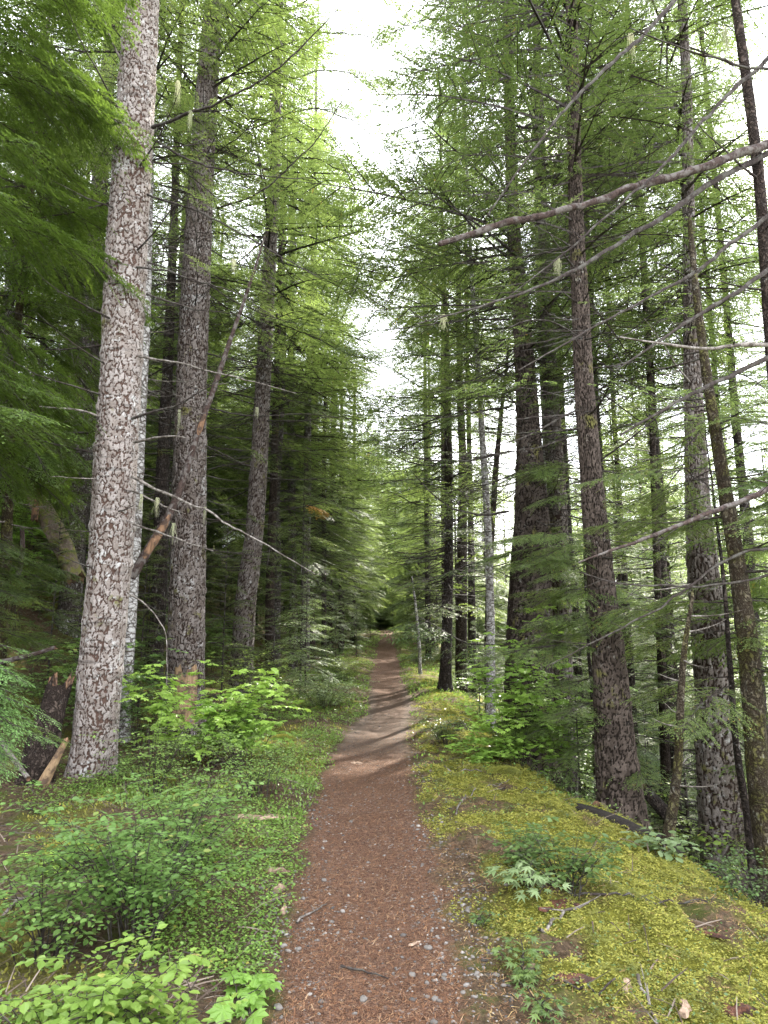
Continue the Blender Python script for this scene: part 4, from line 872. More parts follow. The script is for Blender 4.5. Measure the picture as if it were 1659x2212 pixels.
wild_saplings(26, (2.4, 8), (20, 60), 'young conifer between the trunks right of the distant path', 'young conifers right of the distant path')
wild_saplings(40, (4.0, 12), (9, 24), 'young conifer down the right slope behind the trunks', 'young conifers down the right slope')

# ------------------------------------------------------------------ broadleaf shrubs
def shrub(name, label, cat, loc, seed, nst=8, H=.8, spread=.5, leaf='oval', size=.025, mat='huckle', ntw=8, tl=.25, nl=9, lean=(0, 0), group=None, flat=.8, stemr=.004, stemmat='twig', low=.25):
    root = thing(name, label, cat, loc, group); r = np.random.default_rng(seed); ms = MB(); P = []; D = []
    for s in range(nst):
        a = r.uniform(0, 6.283); rr = spread * math.sqrt(r.random()); h = H * r.uniform(.6, 1.1)
        tip = np.array([math.cos(a) * rr + lean[0] * h, math.sin(a) * rr + lean[1] * h, h]); t = np.linspace(0, 1, 7)
        b0 = np.array([math.cos(a), math.sin(a), 0]) * r.uniform(0, .35) * rr
        X = b0 + (tip - b0) * np.stack([t ** 1.3, t ** 1.3, t ** .85], -1) + np.cumsum(r.normal(0, .008, (7, 3)), 0); X[0, 2] = -.05
        tube(ms, X, stemr * (1.15 - t), M[stemmat], 5)
        for q in range(ntw):
            f = low + (1 - low) * (q + r.random()) / ntw; c = np.array([np.interp(f, t, X[:, i]) for i in range(3)])
            az = r.uniform(0, 6.283); Lt = tl * r.uniform(.5, 1.2) * (1.15 - .4 * f)
            d = np.array([math.cos(az), math.sin(az), r.uniform(-.05, .45) * (1 if flat < .9 else .4)]); tt = np.linspace(0, 1, 4)
            X2 = c + d * (tt * Lt)[:, None] - np.array([0, 0, 1]) * (tt ** 2 * Lt * .18)[:, None]
            tube(ms, X2, stemr * .45 * (1.1 - tt), M[stemmat], 3, False)
            k = np.linspace(.15, 1, nl); pp = np.stack([np.interp(k, tt, X2[:, i]) for i in range(3)], -1)
            sg = np.where(np.arange(nl) % 2 == 0, 1, -1); aa = az + sg * r.uniform(.6, 1.2, nl) * (k < .98)
            P.append(pp); D.append(np.stack([np.cos(aa), np.sin(aa), r.uniform(-.35, .15, nl)], -1))
    P = np.concatenate(P); D = np.concatenate(D); n = len(P)
    up = np.tile([0, 0, 1.], (n, 1)) + r.normal(0, .28, (n, 3))
    tv, tf = {'oval': LEAF, 'maple': MAPLE, 'star': STAR}[leaf]
    P = P + norm(D) * size * .25
    V, F = place(tv, tf, frames(D, up), P, (size * r.uniform(.6, 1.25, n))[:, None])
    ml = MB(); ml.add(V, F, M[mat])
    obj('stems', ms.build('stems'), root); obj('foliage', ml.build('foliage', False), root); return root
def at(u, v, Y=None):
    if Y is None: return G(u, v)
    p = W(u, v, Y); p[2] = gz(p[0], p[1]); return p
SH = [
    ('huckleberry_shrub', 'large fine-leaved green shrub filling the left foreground beside the path', at(300, 2030), 1, 30, .74, .66, 'oval', .036, 'huckle', 11, .28, 10),
    ('huckleberry_shrub', 'fine-leaved shrub behind the large one, at its right shoulder', at(400, 1880), 2, 18, .62, .42, 'oval', .034, 'huckle', 10, .22, 10),
    ('huckleberry_shrub', 'darker fine-leaved shrub at the left edge of the foreground', at(90, 2080), 3, 16, .5, .5, 'oval', .034, 'huckle', 9, .22, 10),
    ('broadleaf_shrub', 'bright yellow-green oval leaves in the bottom left corner', at(150, 2330), 4, 22, .36, .44, 'oval', .044, 'bright', 8, .18, 8),
    ('broadleaf_shrub', 'second clump of bright oval leaves at the bottom edge, left of centre', at(310, 2330), 5, 12, .30, .30, 'oval', .038, 'bright', 7, .16, 7),
    ('maple_shrub', 'bright vine maple spreading flat in front of the torn bark trunk', at(420, 1650), 6, 16, 1.15, 1.15, 'maple', .095, 'maple', 7, .5, 7),
    ('maple_shrub', 'lower vine maple sprays between the left trunks and the path', at(520, 1640), 7, 14, .8, .8, 'maple', .085, 'maple', 7, .4, 7),
    ('broadleaf_shrub', 'airy small-leaved green bush at the right foot of the leaning trunk', at(330, 1720), 8, 16, .75, .6, 'oval', .032, 'huckle', 9, .28, 9),
    ('broadleaf_shrub', 'light green bush at the left edge of the path in the middle ground', at(560, 1720), 9, 18, .62, .7, 'oval', .032, 'huckle', 9, .28, 9),
    ('broadleaf_shrub', 'silvery green low bush lining the left path edge under the saplings', at(700, 1530), 10, 34, .6, 1.0, 'oval', .050, 'silver', 9, .35, 8),
    ('broadleaf_shrub', 'grassy green bush along the far left edge of the path', at(740, 1470), 11, 34, .7, 1.1, 'oval', .05, 'bright', 9, .4, 8),
    ('salal_bush', 'dark blue-green rounded bush on the right edge of the path', at(962, 1610), 12, 22, .42, .48, 'oval', .036, 'grape', 10, .2, 8),
    ('maple_shrub', 'flat bright maple sprays leaning over the right path edge', at(1060, 1650), 13, 12, .38, .55, 'maple', .062, 'maple', 6, .3, 7),
    ('maple_shrub', 'tall layered vine maple in front of the thickest dark trunk', at(1190, 1660), 14, 20, 1.25, 1.05, 'maple', .075, 'maple', 9, .45, 8),
    ('maple_shrub', 'vine maple sprays at the foot of the tall brown crest trunk', at(1290, 1700), 15, 12, .5, .55, 'maple', .06, 'maple', 6, .3, 7),
    ('maple_shrub', 'green maple foliage high between the slender pale trunk and the thickest one', at(1110, 1560, 10.5), 16, 12, 2.1, .9, 'maple', .085, 'maple', 9, .45, 7),
    ('broadleaf_shrub', 'dark glossy low shrub in the middle of the mossy bank', at(1230, 1930), 17, 16, .36, .34, 'oval', .040, 'grape', 8, .17, 7),
    ('broadleaf_shrub', 'glossy low shrub left of the dark one on the mossy bank', at(1130, 1880), 18, 10, .26, .26, 'oval', .038, 'grape', 7, .15, 7),
    ('broadleaf_plant', 'pale star-leaved plant on the moss beside the glossy shrubs', at(1150, 1930), 19, 6, .14, .20, 'star', .085, 'silver', 3, .09, 3),
    ('broadleaf_plant', 'pale oval-leaved plant at the foot of the thin dead stem', at(1440, 1850), 20, 6, .22, .26, 'oval', .075, 'silver', 4, .14, 5),
    ('broadleaf_plant', 'low blue-green plant on the moss at the lower right beside the path', at(1130, 2110), 21, 7, .10, .20, 'star', .045, 'grape', 4, .08, 4),
    ('broadleaf_plant', 'small blue-green plant half in the gravel at the right path edge', at(1030, 2000), 22, 5, .08, .10, 'star', .035, 'grape', 3, .06, 3),
    ('broadleaf_plant', 'blue-green plant at the bottom edge of the mossy bank', at(1180, 2190), 23, 5, .08, .12, 'star', .045, 'grape', 3, .07, 3),
    ('maple_shrub', 'light green maple seedling by the moss below the bottom left shrub', at(520, 2180), 24, 4, .12, .10, 'maple', .085, 'maple', 2, .08, 3),
    ('broadleaf_shrub', 'green leafy bush at the foot of the dark trunk beside the path', at(985, 1480), 25, 16, .8, .6, 'oval', .05, 'bright', 7, .3, 7),
    ('broadleaf_shrub', 'blue-green low bush right of the distant path', at(905, 1440), 26, 20, .6, .8, 'oval', .055, 'salal', 8, .35, 7),
    ('maple_shrub', 'bright maple branches on the hillside at the far left', at(60, 1080, 12.5), 27, 18, 3.4, 1.5, 'maple', .12, 'maple', 10, .6, 7),
    ('broadleaf_shrub', 'small-leaved green undergrowth on the slope at the far left', at(120, 1480, 9.5), 28, 16, 1.0, 1.0, 'oval', .05, 'huckle', 8, .4, 8),
    ('broadleaf_plant', 'sparse light green plant on the brown litter at the left', at(130, 1900), 29, 5, .22, .2, 'oval', .05, 'maple', 4, .14, 6),
    ('maple_shrub', 'bright maple fans between the slender pale trunk and the layered vine maple', at(1120, 1640, 9.6), 31, 16, 1.0, .8, 'maple', .07, 'maple', 9, .4, 8),
    ('maple_shrub', 'tallest bright maple sprays rising in front of the straight grey trunk on the right', at(1220, 1640, 9.8), 32, 14, 1.9, .9, 'maple', .075, 'maple', 9, .45, 8),
    ('broadleaf_shrub', 'leafy light green shrub behind the vine maple near the straight grey trunk on the left', at(560, 1560, 12.5), 33, 18, 1.3, 1.0, 'oval', .055, 'bright', 8, .4, 8),
    ('broadleaf_shrub', 'green shrub in the gap between the leaning trunk and the torn bark trunk', at(300, 1560, 9.6), 34, 14, 1.1, .6, 'oval', .045, 'huckle', 8, .35, 8),
    ('broadleaf_plant', 'small leafy plant against the right foot of the large leaning trunk', at(240, 1712, 7.35), 35, 7, .22, .2, 'oval', .030, 'huckle', 5, .12, 7),
    ('broadleaf_plant', 'small leafy plant in front of the foot of the large leaning trunk', at(185, 1725, 7.1), 36, 7, .16, .25, 'oval', .028, 'cover', 5, .12, 7),
    ('broadleaf_shrub', 'green bush down the bank at the lower right edge', at(1640, 1960, 5.2), 30, 12, .4, .4, 'oval', .03, 'salal', 8, .2, 8),
]
for s_ in SH:
    nm, lab, loc, sd_, nst, H, spr, lf, sz, mt, ntw, tl, nl = s_
    shrub(nm, lab, 'shrub' if 'plant' not in nm else 'plant', loc, sd_, nst, H, spr, lf, sz, mt, ntw, tl, nl, flat=1.0 if lf == 'maple' else .8, low=.45 if H > 1.9 else .2)
for i in range(14):
    y = rb.uniform(12, 50); sd_ = -1 if i % 2 else 1; x = pc(y) + sd_ * rb.uniform(1.3, 3.2)
    shrub('broadleaf_shrub', 'low green bush lining the path in the middle distance', 'shrub', (x, y, gz(x, y)), 60 + i, 14, .55, .6, 'oval', .05, ('huckle', 'salal', 'silver', 'huckle')[i % 4], 7, .3, 7, group='low bushes lining the path in the middle distance')
for i in range(34):
    y = rb.uniform(9, 24); x = pc(y) + rb.uniform(3.0, 8.5) if i % 3 else pc(y) - rb.uniform(3.5, 8)
    shrub('broadleaf_shrub', 'leafy bush in the forest undergrowth away from the path', 'shrub', (x, y, gz(x, y)), 90 + i, 14, 1.3, 1.0, ('oval', 'maple')[i % 3 == 0], .07, ('huckle', 'maple', 'bright')[i % 3], 8, .45, 7, group='leafy bushes in the undergrowth')

# ------------------------------------------------------------------ ground cover and litter
rg = np.random.default_rng(5)
def scatter(n, y0, y1, xr, pw=1.4):
    u = rg.random(n); k = 1 - pw + 1e-6; y = (y0 ** k + u * (y1 ** k - y0 ** k)) ** (1 / k)
    return pc(y) + rg.uniform(xr[0], xr[1], n), y
def scat_leaves(name, label, n, y0, y1, xr, tmpl, size, mat, maskf, lift=.02, tilt=.4, pw=1.4, grow=.35, height=.05, upright=False, clump=None):
    x, y = scatter(n, y0, y1, xr, pw); k = rg.random(n) < maskf(x, y); x = x[k]; y = y[k]; n = len(x)
    if clump:
        m = fbm(x * clump, y * clump, 77, 3); k = rg.random(n) < sstep(m, .31, .52); x = x[k]; y = y[k]; n = len(x)
    z = ground(x, y); s = size * rg.uniform(.6, 1.3, n) * np.maximum(1, (y / 4)) ** grow
    a = rg.uniform(0, 6.283, n)
    if upright: D = np.stack([np.cos(a) * .5, np.sin(a) * .5, rg.uniform(.5, 1.2, n)], -1)
    else: D = np.stack([np.cos(a), np.sin(a), rg.uniform(-.3, .5, n)], -1)
    up = np.tile([0, 0, 1.], (n, 1)) + rg.normal(0, tilt, (n, 3))
    P = np.stack([x, y, z + lift * .2 + rg.random(n) ** 1.5 * height], -1)
    V, F = place(tmpl[0], tmpl[1], frames(D, up), P, s[:, None]); mb = MB(); mb.add(V, F, M[mat])
    prop(obj(name, mb.build(name, False)), label, None, None, 'stuff')
def right_moss(x, y):
    d = x - pc(y); return mossmask(x, y) * (1 - pathmask(x, y)) * (d > 0)
def left_cover(x, y):
    d = pc(y) - x; return (1 - pathmask(x, y)) * sstep(d, .4, .65) * (1 - .75 * sstep(d, 2.3, 3.6))
FROND = (np.array([[0, 0, 0], [.45, .26, .16], [1, 0, .0], [.45, -.26, .16]]), np.array([[0, 3, 2, 1]]))
scat_leaves('moss', 'thick yellow-green moss carpet on the right bank', 260000, 2.2, 22, (.45, 4.2), FROND, .017, 'moss', right_moss, .01, .8, 1.6, .6, .022, False)
scat_leaves('moss_patches', 'small yellow moss patches along the left verge', 26000, 2.4, 20, (-3.2, -.45), FROND, .024, 'moss', lambda x, y: mossmask(x, y) * (1 - pathmask(x, y)) * .6, .01, .6, 1.6, .5, .02, True)
scat_leaves('ground_cover', 'low small-leaved ground cover along the left verge', 190000, 2.2, 24, (-4.2, -.40), LEAF, .018, 'cover', left_cover, .02, .4, 1.7, .5, .07, False, 1.3)
scat_leaves('verge_leaves', 'mixed small leaves and grass at both path edges further on', 60000, 6, 60, (-2.6, 2.6), LEAF, .022, 'grass', lambda x, y: (1 - pathmask(x, y)) * .8 * (1 - (x > pc(y)) * (y < 14) * .9), .02, .5, 1.2, .4, .09, True, .9)
scat_leaves('undergrowth', 'dark green leafy undergrowth covering the forest floor away from the path', 70000, 7, 70, (-14, 10), LEAF, .035, 'salal', lambda x, y: (np.abs(x - pc(y)) > 1.8) * .9, .02, .5, 1.1, .4, .22, False, .7)
BIT = (np.array([[0, -.03, 0], [1, -.02, .02], [1, .02, .03], [0, .03, .01]]), np.array([[0, 1, 2, 3]]))
scat_leaves('needle_litter', 'rust-brown fallen needles strewn over the footpath', 70000, 2.1, 12, (-.75, .75), BIT, .024, 'needle_litter', lambda x, y: .15 + pathmask(x, y), .003, .15, 1.9, .45, .005)
scat_leaves('fallen_needles', 'brown needles and bark crumbs over the left forest floor', 50000, 2.3, 16, (-5, -.5), BIT, .032, 'twig_litter', lambda x, y: 1 - pathmask(x, y), .003, .3, 1.5, .45, .02)
scat_leaves('bank_litter', 'brown crumbs among the moss of the right bank', 26000, 2.2, 12, (.45, 3.4), BIT, .03, 'dead_leaf', lambda x, y: (1 - mossmask(x, y)) * .8 + .2, .012, .3, 1.7, .45, .03)
scat_leaves('bank_plants', 'tiny dark green leaves growing through the moss of the right bank', 16000, 2.3, 16, (.6, 4), LEAF, .016, 'salal', lambda x, y: (1 - pathmask(x, y)) * .9, .02, .5, 1.6, .4, .06, False, 2.2)
STK_T = (np.array([[0, -.022, 0], [.5, -.018, .05], [1, -.008, .02], [1, .008, .03], [.5, .02, .06], [0, .022, .01]]), np.array([[0, 1, 4, 5], [1, 2, 3, 4]]))
scat_leaves('fallen_twigs', 'thin brown and grey twigs littering the left forest floor', 5000, 2.6, 20, (-6, -.6), STK_T, .14, 'twig_litter', lambda x, y: 1 - pathmask(x, y), .01, .3, 1.4, .2, .05)
scat_leaves('bank_twigs', 'thin twigs littering the right bank', 700, 2.4, 14, (.7, 4), STK_T, .15, 'twig_litter', lambda x, y: 1 - pathmask(x, y), .01, .3, 1.5, .2, .04)
# gravel
def gravel(name, label, n, y0, y1, size, xr, maskf, pw=2.0, grow=.3):
    bm_v = []; ph = (1 + 5 ** .5) / 2
    v = norm(np.array([[-1, ph, 0], [1, ph, 0], [-1, -ph, 0], [1, -ph, 0], [0, -1, ph], [0, 1, ph], [0, -1, -ph], [0, 1, -ph], [ph, 0, -1], [ph, 0, 1], [-ph, 0, -1], [-ph, 0, 1]], float))
    f = np.array([[0, 11, 5], [0, 5, 1], [0, 1, 7], [0, 7, 10], [0, 10, 11], [1, 5, 9], [5, 11, 4], [11, 10, 2], [10, 7, 6], [7, 1, 8], [3, 9, 4], [3, 4, 2], [3, 2, 6], [3, 6, 8], [3, 8, 9], [4, 9, 5], [2, 4, 11], [6, 2, 10], [8, 6, 7], [9, 8, 1]])
    x, y = scatter(n, y0, y1, xr, pw); k = rg.random(n) < maskf(x, y); x = x[k]; y = y[k]; n = len(x)
    s = size * (.4 + rg.exponential(.5, n)) * np.maximum(1, y / 4) ** grow; s = np.minimum(s, size * 2.6)
    a = rg.uniform(0, 6.283, n); D = np.stack([np.cos(a), np.sin(a), rg.normal(0, .2, n)], -1)
    V = v[None] * (1 + rg.normal(0, .14, (n, 12, 1))) * np.stack([s, s * rg.uniform(.6, .9, n), s * rg.uniform(.35, .6, n)], -1)[:, None]
    R = frames(D, np.tile([0, 0, 1.], (n, 1))); V = np.einsum('nij,nkj->nki', R, V) + np.stack([x, y, ground(x, y) + s * .12], -1)[:, None]
    F = (f[None] + (np.arange(n) * 12)[:, None, None]).reshape(-1, 3); mb = MB(); mb.add(V.reshape(-1, 3), F, M['stone'])
    prop(obj(name, mb.build(name, True)), label, None, None, 'stuff')
def gm(x, y):
    d = np.abs(x - pc(y)) / halfw(y); c = sstep(fbm(x * 2.2, y * 2.2, 91, 3), .36, .58)
    return (d < 1.6) * (.20 + .80 * c) * (.25 + .78 * sstep(d, .45, .95)) * (1 - .6 * sstep(y, 6, 10) + .8 * sstep(y, 11, 14))
gravel('gravel', 'loose grey gravel scattered on the brown footpath', 17000, 2.2, 26, .0080, (-.85, 1.0), gm)
ph_ico = None
def stone(label, u, v, s, seed, group=None):
    p = G(u, v); r = np.random.default_rng(seed); n, k = 9, 14
    th = np.linspace(0, math.pi, n); phh = np.arange(k) * 2 * math.pi / k; T, Ph = np.meshgrid(th, phh, indexing='ij')
    rr = 1 + (vnoise(np.cos(Ph) * 1.5 + 5, np.sin(Ph) * 1.5 + T * 1.4, seed) - .5) * .5
    V = np.stack([np.sin(T) * np.cos(Ph) * rr * s, np.sin(T) * np.sin(Ph) * rr * s * .75, np.cos(T) * rr * s * .5 + s * .2], -1)
    i = np.arange(n - 1)[:, None] * k; j = np.arange(k)[None]; j2 = (j + 1) % k
    mb = MB(); mb.add(V, np.stack([i + j, i + k + j, i + k + j2, i + j2], -1).reshape(-1, 4), M['stone'])
    o = obj('stone', mb.build('stone'), None, p); o.rotation_euler = (0, 0, r.uniform(0, 6)); prop(o, label, 'stone', group)
for i, (u, v) in enumerate([(712, 2003), (925, 2052), (645, 2052), (1050, 2030), (1062, 2062), (890, 2110), (655, 1945), (960, 1990), (668, 1925), (700, 1905), (1020, 1890), (985, 1912), (668, 2130), (600, 2180), (940, 2160), (1000, 2150), (905, 1650), (930, 1668), (915, 1690), (675, 1770), (1070, 2120), (785, 2165), (1095, 1915), (960, 2110)]):
    stone('small rounded grey stone lying loose on the footpath', u, v, .011 + .004 * ((i * 7) % 4), 500 + i, 'rounded stones on the footpath')
# sticks, chips, logs
def stick(name, label, pts, r0, r1, mat, seed, cat='stick', side=3, lift=.01):
    r = np.random.default_rng(seed); P = np.array([G(u, v) if len(q) == 2 else W(u, v, q[2]) for q in pts for (u, v) in [q[:2]]]); P[:, 2] += lift + r0
    base = P[0].copy(); X, _ = resample(P, np.ones(len(P)), .05) if np.linalg.norm(P[-1] - P[0]) > .5 else (np.stack([np.interp(np.linspace(0, 1, 8), np.linspace(0, 1, len(P)), P[:, i]) for i in range(3)], -1), 0)
    g = ground(X[:, 0], X[:, 1]) + lift + r0 * .6
    if all(len(q) == 2 for q in pts): X[:, 2] = g
    X = X + r.normal(0, .003, X.shape); t = np.linspace(0, 1, len(X)); mb = MB(); tube(mb, X, (r0 + (r1 - r0) * t) * (1 + r.normal(0, .06, len(X))), M[mat], 7)
    for q in range(side):
        c = X[int(r.integers(len(X) // 4, len(X)))]; a = r.uniform(0, 6.28); d = np.array([math.cos(a), math.sin(a), .3]) * r.uniform(.06, .22); tube(mb, [c, c + d], [r0 * .4, r0 * .15], M[mat], 4)
    prop(obj(name, shift(mb, base).build(name), None, base), label, cat)
STK = [
    ([(760 + 300, 2030), (1130, 1990)], 0), 
]
stick('fallen_branch', 'pale forked stick lying across the moss beside the gravel edge', [(1340, 1590 + 690), (1165, 2020), (1215, 1985), (1250, 1972)][1:], .012, .006, 'twig_grey', 1)
stick('fallen_branch', 'long thin brown stick on the moss at the right', [(1225, 1935), (1330, 1950), (1450, 1945), (1530, 1960)], .008, .004, 'twig', 2)
stick('fallen_branch', 'stick slanting down the bottom right corner of the bank', [(1375, 2120), (1400, 2170), (1420, 2230)], .009, .005, 'twig_grey', 3)
stick('fallen_branch', 'thin curved stick near the gravel in the middle of the bank', [(985, 1765), (1010, 1720), (1060, 1700), (1100, 1690)], .008, .004, 'twig_grey', 4)
stick('fallen_branch', 'pale short stick between the gravel and the small mossy mound', [(960, 1660), (1000, 1668), (1040, 1672)], .011, .007, 'twig_grey', 5)
stick('fallen_branch', 'brown stick lying along the top of the mossy bank', [(1080, 1710), (1150, 1712), (1230, 1720)], .009, .005, 'twig', 6)
stick('fallen_branch', 'long slender pole lying down the bank at the right edge', [(1330, 1760), (1480, 1820), (1640, 1920)], .014, .008, 'twig_grey', 7)
stick('fallen_branch', 'second slender pole below the long one on the bank', [(1430, 1850), (1540, 1880), (1650, 1960)], .012, .006, 'branch_bark', 8)
stick('fallen_branch', 'bare grey twig on the litter left of the big shrub', [(5, 1990), (80, 1930), (190, 1860)], .010, .004, 'twig_grey', 9, side=6)
stick('fallen_branch', 'twig on the brown litter below the leaning trunk', [(60, 1750), (160, 1790), (280, 1810)], .008, .004, 'twig', 10, side=6)
stick('fallen_branch', 'thin branch lying between the litter and the maple shrub', [(450, 1650), (520, 1630), (600, 1610)], .011, .005, 'twig_grey', 11)
stick('fallen_branch', 'brown stick at the left path edge near the bottom', [(735, 2095), (790, 2105), (840, 2125)], .006, .003, 'twig', 12, side=1)
stick('fallen_branch', 'twig in the moss at the bottom right', [(1180, 2130), (1260, 2140), (1330, 2130)], .007, .004, 'twig', 13)
stick('fallen_branch', 'pale stick in the ground cover near the lower left shrub', [(640, 2000), (680, 1975), (705, 1960)], .007, .004, 'twig_grey', 14, side=1)
def chip(label, u, v, L_, w_, th, az, mat, seed, tilt=.05, name='wood_chunk', cat='wood chunk'):
    p = G(u, v); r = np.random.default_rng(seed); n = 9; t = np.linspace(0, 1, n)
    wv = w_ * (.75 + .5 * r.random(n)) * np.minimum(1, np.minimum(t * 5 + .25, (1 - t) * 3 + .1)); hv = th * (.6 + .6 * r.random(n)) * np.minimum(1, (1 - t) * 3 + .15)
    x = (t - .5) * L_; y0 = r.normal(0, w_ * .12, n)
    V = np.concatenate([np.stack([x, y0 - wv / 2, 0 * x], -1), np.stack([x, y0 - wv / 4, hv], -1), np.stack([x, y0 + wv / 3, hv * .8], -1), np.stack([x, y0 + wv / 2, 0 * x], -1)])
    F = [[a * n + i, a * n + i + 1, ((a + 1) % 4) * n + i + 1, ((a + 1) % 4) * n + i] for a in range(4) for i in range(n - 1)] + [[0, n, 2 * n, 3 * n], [n - 1, 4 * n - 1, 3 * n - 1, 2 * n - 1]]
    mb = MB(); mb.add(V, F, M[mat]); o = obj(name, mb.build(name, False), None, p + [0, 0, .002]); o.rotation_euler = (tilt, r.uniform(-.08, .08), az); prop(o, label, cat)
chip('long pale splintered board of wood lying in the left verge', 525, 1772, .62, .075, .035, .02, 'wood_chip', 1)
chip('second splinter lying against the right end of the long pale board', 590, 1768, .42, .05, .03, -.1, 'wood_chip', 2)
chip('pale wood piece in the left ground cover above the chunk', 595, 1885, .20, .05, .03, .15, 'wood_chip', 3)
chip('blocky tan wood chunk upright in the left ground cover', 602, 1925, .13, .045, .035, 1.1, 'wood_chip', 4, .4)
chip('thin upright yellowish splinter in the left ground cover', 612, 1968, .12, .035, .02, 1.5, 'wood_chip', 5, .3)
chip('flat pale bark flake in the middle of the path', 772, 1650, .17, .07, .018, .1, 'wood_chip', 6)
chip('pale splinter lying crosswise on the path near the bottom', 898, 2043, .11, .018, .01, .7, 'wood_chip', 7)
chip('pale curled bark piece at the lower right beside sticks', 1352, 2130, .17, .045, .018, 1.1, 'wood_chip', 8, .2)
chip('pinkish bark sliver on the moss left of the lower plants', 1145, 2098, .14, .045, .02, .6, 'wood_chip', 9)
chip('reddish rotten wood patch on the moss below the star-leaved plant', 1215, 1958, .20, .10, .02, .1, 'rot', 10)
chip('smaller reddish rotten crumb left of the rotten patch', 1180, 1972, .10, .05, .015, .4, 'rot', 11)
chip('reddish bark piece at the right edge of the moss', 1540, 2030, .20, .04, .018, -.4, 'rot', 12)
chip('reddish decayed bark at the bottom right corner', 1600, 2190, .20, .08, .03, .2, 'rot', 13)
chip('brown bark slab among twigs at the bottom right', 1240, 2120, .20, .07, .018, .1, 'rot', 14)
chip('tan bark slab lying at the bottom edge of the bank', 1480, 2195, .18, .045, .02, 1.2, 'wood_chip', 15)
# logs
def log(name, label, pts, rad, mat, seed, cat='log', cavity=False, broken=True, lift=0):
    r = np.random.default_rng(seed); P = np.array([(G(*q) if len(q) == 2 else W(*q)) for q in pts]); P[:, 2] += lift
    X, R = resample(P, rad, .06); n = 24; k = len(X); T = norm(np.gradient(X, axis=0)); up = np.array([0, 0, 1.]) if abs(T[0, 2]) < .85 else np.array([1., 0, 0])
    A = norm(np.cross(T, up)); B = np.cross(A, T); a = np.arange(n) * 2 * math.pi / n
    rr = R[:, None] * (1 + .28 * (vnoise(np.cos(a)[None] * 2 + np.arange(k)[:, None] * .25, np.sin(a)[None] * 2 + np.arange(k)[:, None] * .1, seed) - .5) + .14 * (vnoise(a[None] * 3 + 0 * np.arange(k)[:, None], np.arange(k)[:, None] * .9, seed + 2) - .5))
    V = X[:, None] + rr[..., None] * (A[:, None] * np.cos(a)[None, :, None] + B[:, None] * np.sin(a)[None, :, None])
    if broken:
        jag = (r.random(n) * .9 + .1) * R[-1] * 2.2; V[-1] += T[-1] * jag[:, None]; V[0] -= T[0] * (r.random(n) * R[0] * 1.2)[:, None]
    base = X[0].copy(); mb = MB(); i = np.arange(k - 1)[:, None] * n; j = np.arange(n)[None]; j2 = (j + 1) % n
    mb.add(V, np.stack([i + j, i + j2, i + n + j2, i + n + j], -1).reshape(-1, 4), M[mat])
    for e, c in ((0, X[0]), (k - 1, X[-1])):
        mb.add(np.concatenate([V[e], [c]]), [[q, (q + 1) % n, n] for q in range(n)], M['wood_raw' if mat != 'black' else 'black'])
    prop(obj(name, shift(mb, base).build(name), None, base), label, cat); return base
log('fallen_log', 'dark decayed log sunk into the moss on the bank crest', [(1255, 1752), (1320, 1775), (1390, 1810), (1450, 1835)], [.04, .065, .07, .05], 'black', 1, lift=.01)
log('fallen_log', 'mossy log half buried behind the dark decayed one', [(1290, 1745), (1380, 1765), (1470, 1800)], [.05, .07, .06], 'log_moss', 2)
log('stump', 'short dark broken stub leaning right behind the bank crest', [(1442, 1762, 8.8), (1398, 1712, 8.8)], [.075, .07], 'bark_dark', 3, 'stump')
log('fallen_log', 'weathered brown log leaning on the far left slope', [(160, 1240, 11), (120, 1150, 11.3), (80, 1080, 11.6), (62, 1050, 11.7)], [.15, .16, .15, .12], 'log_moss', 4)
log('broken_stub', 'upright broken splinter on top of the weathered leaning log', [(74, 1120, 11.2), (78, 1080, 11.2), (86, 1040, 11.2)], [.06, .045, .02], 'wood_raw', 5, 'dead wood')
log('fallen_log', 'thin slanting pale log at the far left of the slope', [(40, 1240, 10), (55, 1190, 10), (48, 1150, 10)], [.035, .035, .03], 'branch_bark', 6)
log('fallen_log', 'brown fallen branch rising from the far left litter', [(0, 1430, 8), (60, 1420, 8), (115, 1400, 8)], [.03, .028, .02], 'branch_bark', 7)
log('stump', 'old dark stump leaning against the foot of the large trunk', [(70, 1720, 7.3), (95, 1600, 7.4), (125, 1500, 7.5)], [.20, .16, .11], 'bark_brown', 8, 'stump')
log('splintered_stump', 'pale splintered broken stump beside the foot of the large leaning trunk', [(95, 1690, 6.9), (115, 1650, 6.9), (140, 1605, 6.9)], [.06, .045, .012], 'wood_strip', 9, 'stump')
log('fallen_log', 'mossy rotten log on the litter at the far left', [(-30, 1660), (50, 1665), (110, 1655)], [.09, .10, .08], 'log_moss', 10)
log('fallen_log', 'pale grey pole lying at the left edge behind the stump', [(0, 1600, 7.6), (30, 1640, 7.3), (60, 1680, 7.0)], [.03, .025, .02], 'twig_grey', 11)
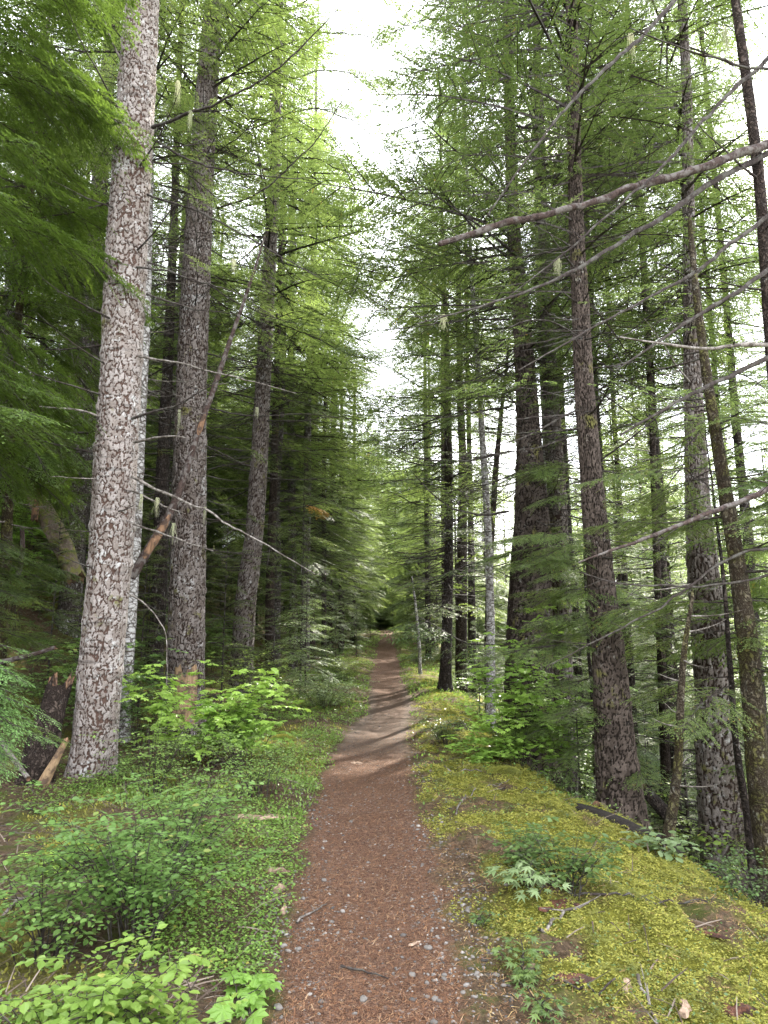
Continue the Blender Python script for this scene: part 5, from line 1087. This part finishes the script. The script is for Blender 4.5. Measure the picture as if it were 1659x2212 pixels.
# leaning snag across the second trunk
def snag():
    base = W(285, 1245, 9.0); root = thing('dead_tree', 'dead pale snag leaning right across the big grey trunk', 'dead tree', base)
    pts = [(283, 1248, 9.0), (325, 1180, 9.1), (372, 1105, 9.2), (405, 1010, 9.3), (432, 920, 9.4), (462, 840, 9.5), (485, 770, 9.6), (520, 670, 9.8), (548, 590, 9.9), (572, 510, 10.0)]
    P = np.array([W(*q) for q in pts]); rad = np.array([.062, .064, .058, .048, .044, .040, .036, .028, .022, .012])
    X, R = resample(P, rad, .05); k = len(X); n = 16; mb = MB(); r = np.random.default_rng(4)
    tube(mb, X, R * (1 + r.normal(0, .05, k)), M['branch_bark'], 12); obj('trunk', shift(mb, base).build('trunk'), root)
    for a, b, off in ((.03, .19, .018), (.37, .45, .012)):
        i0, i1 = int(a * k), int(b * k); mb = MB(); t = np.linspace(0, 1, i1 - i0)
        tube(mb, X[i0:i1] + [off, -off, .01], R[i0:i1] * .85 * np.sin(t * math.pi) ** .5 + .003, M['wood_raw'], 10); o = obj('splintered_wood', shift(mb, base).build('splintered_wood'), root); o['label'] = 'orange-brown exposed splintered wood'
    r2 = np.random.default_rng(9)
    for q in range(12):
        c = X[int(r2.integers(k // 5, k - 2))]; b = MB(); dead_branch(b, r2, c, r2.uniform(0, 6.28), r2.uniform(-.3, .6), r2.uniform(.3, 1.0), .008, M['twig_grey'], .1, 6, 4); obj('branch', shift(b, base).build('branch'), root)
snag()
# cone of moss on snag, hanging lichen tufts
def lichen(u, v, Y, L_, seed, label, group=None):
    p = W(u, v, Y); r = np.random.default_rng(seed); mb = MB(); t = np.linspace(0, 1, 6)
    for q in range(26):
        a = r.uniform(0, 6.28); s = L_ * r.uniform(.2, 1.1); off = np.array([math.cos(a), math.sin(a), 0]) * r.uniform(0, .014)
        X = off + np.stack([np.cumsum(r.normal(0, .007, 6)), np.cumsum(r.normal(0, .007, 6)), -t * s], -1) - off * t[:, None] * .6
        tube(mb, X, .0019 * (1.15 - t), M['lichen'], 3, False)
    prop(obj('hanging_lichen', mb.build('hanging_lichen', False), None, p), label, 'lichen', group)
for i, (u, v, Y, L_, lab) in enumerate([
    (306, 1068, 7.4, .25, 'pale beard of lichen just right of the leaning trunk, lower one'), (340, 1075, 7.3, .22, 'pale lichen tuft hanging between the two big left trunks'),
    (443, 1095, 10.7, .32, 'pale lichen strand against the right side of the big grey trunk'), (388, 885, 9.2, .3, 'lichen strand hanging beside the leaning snag'),
    (385, 175, 7.0, .35, 'long lichen beard high between the two big left trunks'), (412, 240, 7.0, .3, 'lichen beard below the long one high on the left'), (375, 1130, 7.2, .22, 'small lichen tuft low beside the big grey trunk'),
    (1362, 75, 5.0, .28, 'pale lichen beard hanging from the topmost right limb'), (1565, 60, 5.2, .55, 'longest lichen beard hanging at the top right'), (1205, 560, 4.7, .16, 'small lichen tuft hanging under the long dark branch'),
    (958, 680, 4.4, .12, 'small lichen wisp at the outer end of the long dark limb'), (505, 560, 7.0, .2, 'lichen wisp hanging in the branches above the snag'), (555, 880, 10.2, .2, 'lichen wisp beside the straight grey trunk')]):
    lichen(u, v, Y, L_, 700 + i, lab)
# moss cushions
def cushion(u, v, s, label, seed, mat='moss'):
    p = G(u, v); r = np.random.default_rng(seed); n = 2600; a = r.uniform(0, 6.283, n); q = np.sqrt(r.random(n)); h = np.sqrt(np.clip(1 - q ** 2, 0, 1)) * s * .38
    P = np.stack([np.cos(a) * q * s, np.sin(a) * q * s * .6, h], -1); D = norm(np.stack([np.cos(a) * q, np.sin(a) * q, 1.1 - q], -1) + r.normal(0, .4, (n, 3)))
    V, F = place(FROND[0], FROND[1], frames(D, r.normal(0, 1, (n, 3))), P, (.02 * r.uniform(.6, 1.2, n))[:, None]); mb = MB(); mb.add(V, F, M[mat])
    prop(obj('moss_cushion', mb.build('moss_cushion', False), None, p), label, 'moss')
cushion(1090, 1672, .20, 'small domed moss cushion on the bank near the pale short stick', 1)
cushion(155, 1850, .22, 'brownish moss cushion on the litter left of the big shrub', 2)
cushion(345, 1690, .16, 'golden moss cushion right of the foot of the large leaning trunk', 3)
cushion(610, 1600, .2, 'moss cushion at the foot of the maple shrub near the path', 4)
print('objects', len(bpy.data.objects), 'polys', sum(len(m.polygons) for m in bpy.data.meshes))
